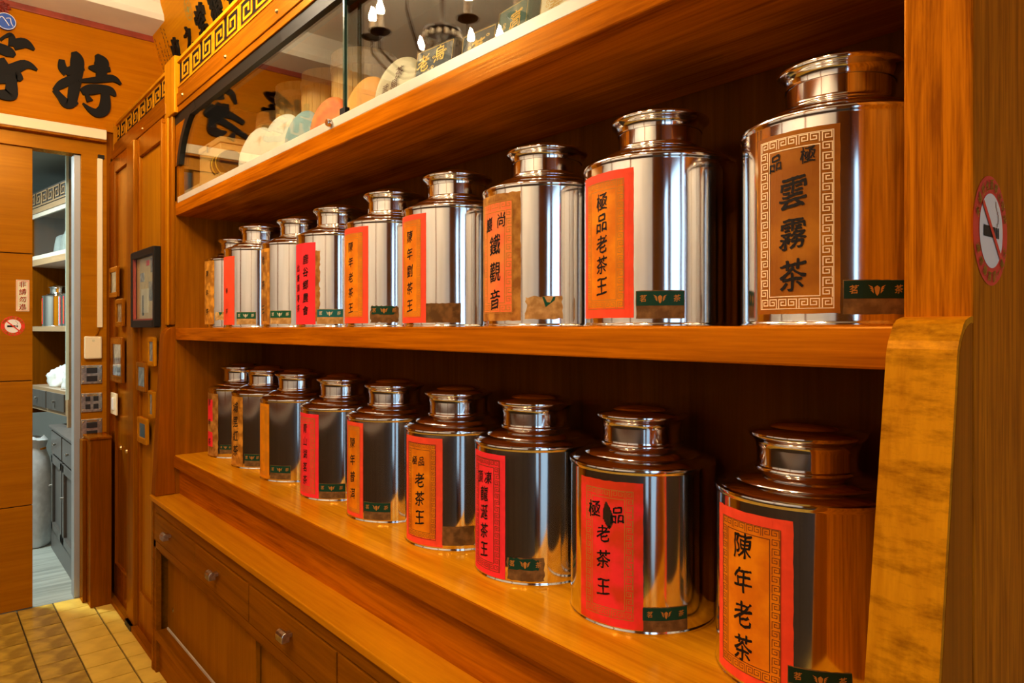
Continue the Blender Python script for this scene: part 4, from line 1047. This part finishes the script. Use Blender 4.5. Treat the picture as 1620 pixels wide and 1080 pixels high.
# ================================================================== CHANDELIERS AND ADDED CEILING LAMPS (lighting the shop)
def chandelier(x, y, z, label, n=8):
    t = thing('chandelier', (x, y, ZC), label, 'chandelier')
    build(MB().tube([(x, y, ZC), (x, y, z + .25), (x, y, z - .05)], .010, 10), 'stem', M['iron'], t, True)
    build(MB().lathe([(0, 0), (.06, 0), (.05, -.03), (.015, -.04), (0, -.04)], 24, (x, y, ZC)), 'ceiling_rose', M['iron'], t, True)
    build(MB().lathe([(0, -.10), (.012, -.09), (.02, -.06), (.05, -.03), (.06, 0), (.03, .03), (.02, .08), (.035, .12), (.02, .16), (0, .18)], 24, (x, y, z)), 'hub', M['iron'], t, True)
    cr = MB()
    for k in range(16):
        a = 2 * PI * k / 16
        cr.lathe([(0, -.022), (.009, -.012), (.012, 0), (.006, .014), (0, .018)], 8, (x + .085 * math.cos(a), y + .085 * math.sin(a), z + .10))
    build(cr, 'crystal_ring', M['crystal'], t, True)
    build(MB().lathe([(.02, .11), (.085, .125), (.088, .135), (.02, .135)], 24, (x, y, z)), 'canopy_dish', M['iron'], t, True)
    for k in range(n):
        a = 2 * PI * (k + .3) / n; ca, sa = math.cos(a), math.sin(a)
        R = .37 if k % 2 else .30; dz = .06 if k % 2 else -.02
        P = []
        for q in range(9):
            s = q / 8
            P.append((x + ca * (.03 + (R - .03) * s), y + sa * (.03 + (R - .03) * s), z - .10 * math.sin(PI * s * .95) + dz * s * s + .03 * s))
        P.append((x + ca * R, y + sa * R, z + dz + .08))
        build(MB().tube(P, .0065, 8), 'arm', M['iron'], t, True)
        zb = z + dz + .08
        build(MB().lathe([(0, -.01), (.02, -.005), (.048, .008), (.050, .012), (.02, .006), (0, .004)], 24, (x + ca * R, y + sa * R, zb)), 'drip_pan', M['iron'], t, True)
        c_ = build(MB().lathe([(0, .002), (.015, .002), (.0145, .085), (.0, .087)], 18, (x + ca * R, y + sa * R, zb)), 'candle', M['wax'], t, True)
        build(MB().lathe([(.004, .085), (.012, .095), (.0155, .108), (.013, .122), (.006, .140), (.0012, .158), (0, .160)], 16, (x + ca * R, y + sa * R, zb)), 'bulb', M['bulb'], c_, True)
chandelier(-2.70, .20, 2.99, 'dark iron chandelier with candle bulbs, mirrored in the display glass')

def unseen_ceiling_lamp(x, y, label):  # added lamps, kept out of view, to brighten the shop
    t = thing('unseen_ceiling_lamp', (x, y, ZC), label, 'lamp')
    build(MB().lathe([(0, 0), (.24, 0), (.24, -.03), (.22, -.04), (0, -.04)], 40, (x, y, ZC)), 'base', M['white'], t, True)
    build(MB().lathe([(.21, -.04), (.20, -.07), (.14, -.085), (0, -.09)], 40, (x, y, ZC)), 'diffuser', M['lamp'], t, True)
    l = bpy.data.lights.new('added_lamp_light', 'AREA'); l.shape = 'DISK'; l.size = .36; l.energy = ADDED_LAMP_POWER; l.color = WARM
    o = bpy.data.objects.new('added_lamp_light', l); col.objects.link(o); o.location = (x, y, ZC - .10)
unseen_ceiling_lamp(-1.5, -.95, 'added unseen ceiling lamp in the middle of the shop')
unseen_ceiling_lamp(-.50, -.95, 'added unseen ceiling lamp near the shopfront')

# ================================================================== BACK-ROOM FURNITURE
# side cabinet along the wall just beyond the doorway
lc = thing('low_cabinet', (-5.9, 1.0, 0), 'grey-brown low cabinet with drawers just beyond the doorway', 'cabinet')
YL = .80
build(B(-6.52, -5.29, YL + .02, 1.40, 0, .945), 'body', M['greywood'], lc)
build(B(-6.54, -5.285, YL - .01, 1.42, .945, .965), 'top', M['greywood'], lc, bevel=.004)
for a, b in ((-6.48, -5.98), (-5.94, -5.36)):
    d = build(B(a, b, YL, YL + .03, .76, .93), 'drawer', M['greywood'], lc, bevel=.004)
    build(MB().lathe([(0, -.025), (.012, -.022), (.012, -.012), (.005, 0), (0, 0)], 14, ((a + b) / 2, YL, .85), 1), 'knob', M['chrome'], d, True)
    d = MB().box(a, a + .06, YL, YL + .03, .16, .74).box(b - .06, b, YL, YL + .03, .16, .74).box(a, b, YL, YL + .03, .16, .22).box(a, b, YL, YL + .03, .68, .74)
    d = build(d, 'door', M['greywood'], lc, bevel=.003)
    build(MB().lathe([(0, -.02), (.010, -.018), (.008, 0), (0, 0)], 12, (a + .03, YL, .5), 1), 'knob', M['chrome'], d, True)
build(B(-6.52, -5.29, YL + .005, YL + .03, 0, .15), 'plinth', M['greywood'], lc)

# angled display shelf beyond
bs = bpy.data.objects.new('back_shelf', None); col.objects.link(bs)
tag(bs, 'tall wooden shelf with key-pattern frieze in the back room', 'shelf')
bs.location = (-6.25, .872, 0); bs.rotation_euler = (0, 0, math.atan2(-.14, -.99) + PI)
def lb(x0, x1, y0, y1, z0, z1): return MB().box(x0, x1, y0, y1, z0, z1)
def bput(mb, name, m, parent=None, smooth=False):
    me = mb.mesh(name, M[m], smooth=smooth); o = bpy.data.objects.new(name, me); col.objects.link(o); o.parent = parent or bs; return o
WB = 0.97
bput(lb(-WB, 0, .38, .40, 1.0, 2.86), 'back_board', 'back')
bput(lb(-WB - .02, -WB, .0, .40, 1.0, 2.86), 'end_board', 'back')
bput(lb(-.0, .03, .0, .40, .967, 2.86), 'side_board', 'backshelf')
bput(lb(-WB, 0, 0, .38, 2.69, 2.73), 'shelf_board', 'backshelf')
bput(lb(-WB, 0, 0, .38, 2.25, 2.30), 'shelf_board', 'backshelf')
bput(lb(-WB, 0, 0, .38, 1.70, 1.74), 'shelf_board', 'backshelf')
bput(lb(-WB, 0, 0, .38, 1.05, 1.24), 'drawer_case', 'backshelf')
bput(lb(-WB, 0, .01, .03, 2.30, 2.335), 'bottom_track', 'alu')
bput(lb(-WB, 0, .01, .03, 2.655, 2.69), 'top_track', 'alu')
bput(lb(-WB, -.02, .016, .021, 2.33, 2.66), 'glass_door', 'glass')
kb0, kb1 = k0.copy(), k1.copy()
for k_ in (kb0, kb1): k_.materials[0] = M['backshelf']
for i in range(6):
    o = bpy.data.objects.new('fret_key', kb0 if i % 2 else kb1); col.objects.link(o); o.parent = bs; o.location = (-.085 - .158 * i, 0, 2.732)
bput(lb(-WB, 0, .006, .03, 2.73, 2.87), 'frieze_backing', 'greywood')
for i in range(2):
    d = bput(lb(-.46 - .46 * i, -.03 - .46 * i, -.012, .0, 1.08, 1.215), 'drawer', 'greywood')
    bput(MB().lathe([(0, -.025), (.012, -.022), (.012, -.012), (.005, 0), (0, 0)], 14, (-.245 - .46 * i, -.012, 1.15), 1), 'knob', 'chrome', d, True)

RB = Matrix.Rotation(bs.rotation_euler.z, 3, 'Z')
def bw(x, y, z): v = RB @ Vector((x, y, 0)); return (bs.location.x + v.x, bs.location.y + v.y, z)
for i, (lx, ly, lab_) in enumerate(((-.17, .15, 'nearest'), (-.44, .20, 'middle'), (-.72, .15, 'farthest'))):
    p = bw(lx, ly, 1.741)
    t = thing('small_canister', p, 'steel canister with red label, %s of three on the back-room shelf' % lab_, 'canister', 'steel canisters in the back room')
    s = .74
    for n, me in TM:
        o = bpy.data.objects.new(n, me); col.objects.link(o); o.parent = t; o.scale = (s, s, s)
    q = TR * s
    o = S2().paper(-.045, .045, .02, .235, 0, 0, 8, 4).to3('label', M['red'], lambda u, v: (p[0] + (q + .001) * math.cos(-1.75 + u / q), p[1] + (q + .001) * math.sin(-1.75 + u / q), p[2] + v), t)
    S2().paper(-.018, .030, .04, .215, 0, 0, 8, 4).to3('inner_sheet', M['orange'], lambda u, v: (p[0] + (q + .0016) * math.cos(-1.75 + u / q), p[1] + (q + .0016) * math.sin(-1.75 + u / q), p[2] + v), o)

def lump(name, x, y, z, sx, sy, sz, m, label, cat, group=None, seed=0, rough=.22, flat=.35):
    t = thing(name, (x, y, z), label, cat, group)
    bm = bmesh.new(); bmesh.ops.create_icosphere(bm, subdivisions=4, radius=1)
    for v in bm.verts:
        n_ = noise.noise(v.co * 1.8 + Vector((seed, 0, 0))) * rough + abs(noise.noise(v.co * 4.2 + Vector((0, seed, 0)))) * rough * .8
        v.co = v.co * (1 + n_)
        if v.co.z < -flat: v.co.z = -flat
        v.co = Vector((v.co.x * sx, v.co.y * sy, (v.co.z + flat) * sz))
    me = bpy.data.meshes.new('body'); bm.to_mesh(me); bm.free(); me.materials.append(M[m]); me.shade_smooth()
    o = bpy.data.objects.new('body', me); col.objects.link(o); o.parent = t
    return t
lump('plastic_bag', *bw(-.24, .18, 1.241), .17, .13, .16, 'plastic', 'crumpled white plastic bag on the back-room shelf', 'bag', seed=3)
lump('plastic_bag', *bw(-.62, .18, 1.241), .16, .13, .13, 'plastic', 'smaller crumpled plastic bag farther along the back-room shelf', 'bag', seed=9)
lump('glass_jar', *bw(-.42, .28, 1.241), .07, .07, .22, 'bluepaper', 'bluish lidded jar behind the plastic bags', 'jar', seed=5, rough=.02)
for i, (lx, h) in enumerate(((-.12, .16), (-.24, .22), (-.38, .26), (-.56, .24), (-.76, .22))):
    p = bw(lx, .18, 2.301)
    lump('tea_bag', p[0], p[1], p[2], .075, .06, h * .75, ('plastic', 'creampaper', 'sackm', 'plastic', 'sackm')[i], ('pale tea bag nearest the side board of the back-room shelf', 'cream tea bag second from the side board in the back room', 'white tea bag in the middle of the back-room glass shelf', 'white tea bag left of the middle on the back-room glass shelf', 'grey-white tea bag farthest along the back-room glass shelf')[i], 'bag', 'tea bags behind the back-room glass', seed=i * 4, rough=.15)

def sack(x, y, r, h, label, seed):
    t = thing('rice_sack', (x, y, 0), label, 'sack', 'white sacks on the back-room floor')
    mb = MB().lathe([(0, 0), (r * .86, .0), (r * .97, .03), (r, h * .25), (r * .97, h * .6), (r * .88, h * .78), (r * .70, h * .86), (r * .62, h * .9), (r * .72, h * .97), (r * .55, h)], 40, (x, y, 0))
    mb.v = [(p[0] + .02 * noise.noise(Vector((p[0] * 9 + seed, p[1] * 9, p[2] * 6))), p[1] + .02 * noise.noise(Vector((p[0] * 9, p[1] * 9 + seed, p[2] * 6))), p[2] + (.03 * noise.noise(Vector((p[0] * 14, p[1] * 14, seed))) if p[2] > h * .8 else 0)) for p in mb.v]
    build(mb, 'body', M['sackm'], t, True)
    build(MB().lathe([(r * .66, h * .86), (r * .69, h * .885), (r * .66, h * .90)], 30, (x, y, 0)), 'tie', M['orange'], t, True)
sack(-6.72, .68, .17, .86, 'tall white woven sack standing by the low cabinet', 1)
sack(-7.15, .55, .19, .90, 'white woven sack behind the tall one', 5)
# glass leaf standing in the back doorway
gl = thing('glass_leaf', (-5.75, .80, 1.0), 'upright pale-edged glass panel just inside the back room', 'glass panel')
build(B(-5.765, -5.755, .815, 1.2, 1.22, 3.05), 'pane', M['glass'], gl)
build(B(-5.768, -5.752, .797, .815, 1.22, 3.05), 'edge', M['paleedge'], gl)
bu = thing('bottom_box', (-5.62, .95, .965), 'small blue and white carton on the low cabinet', 'carton')
build(B(-5.72, -5.60, .84, .94, .966, 1.02), 'white_carton', M['white'], bu)
build(B(-5.70, -5.63, .85, .93, 1.02, 1.15), 'blue_carton', M['blue'], bu)
bpy.context.view_layer.update()
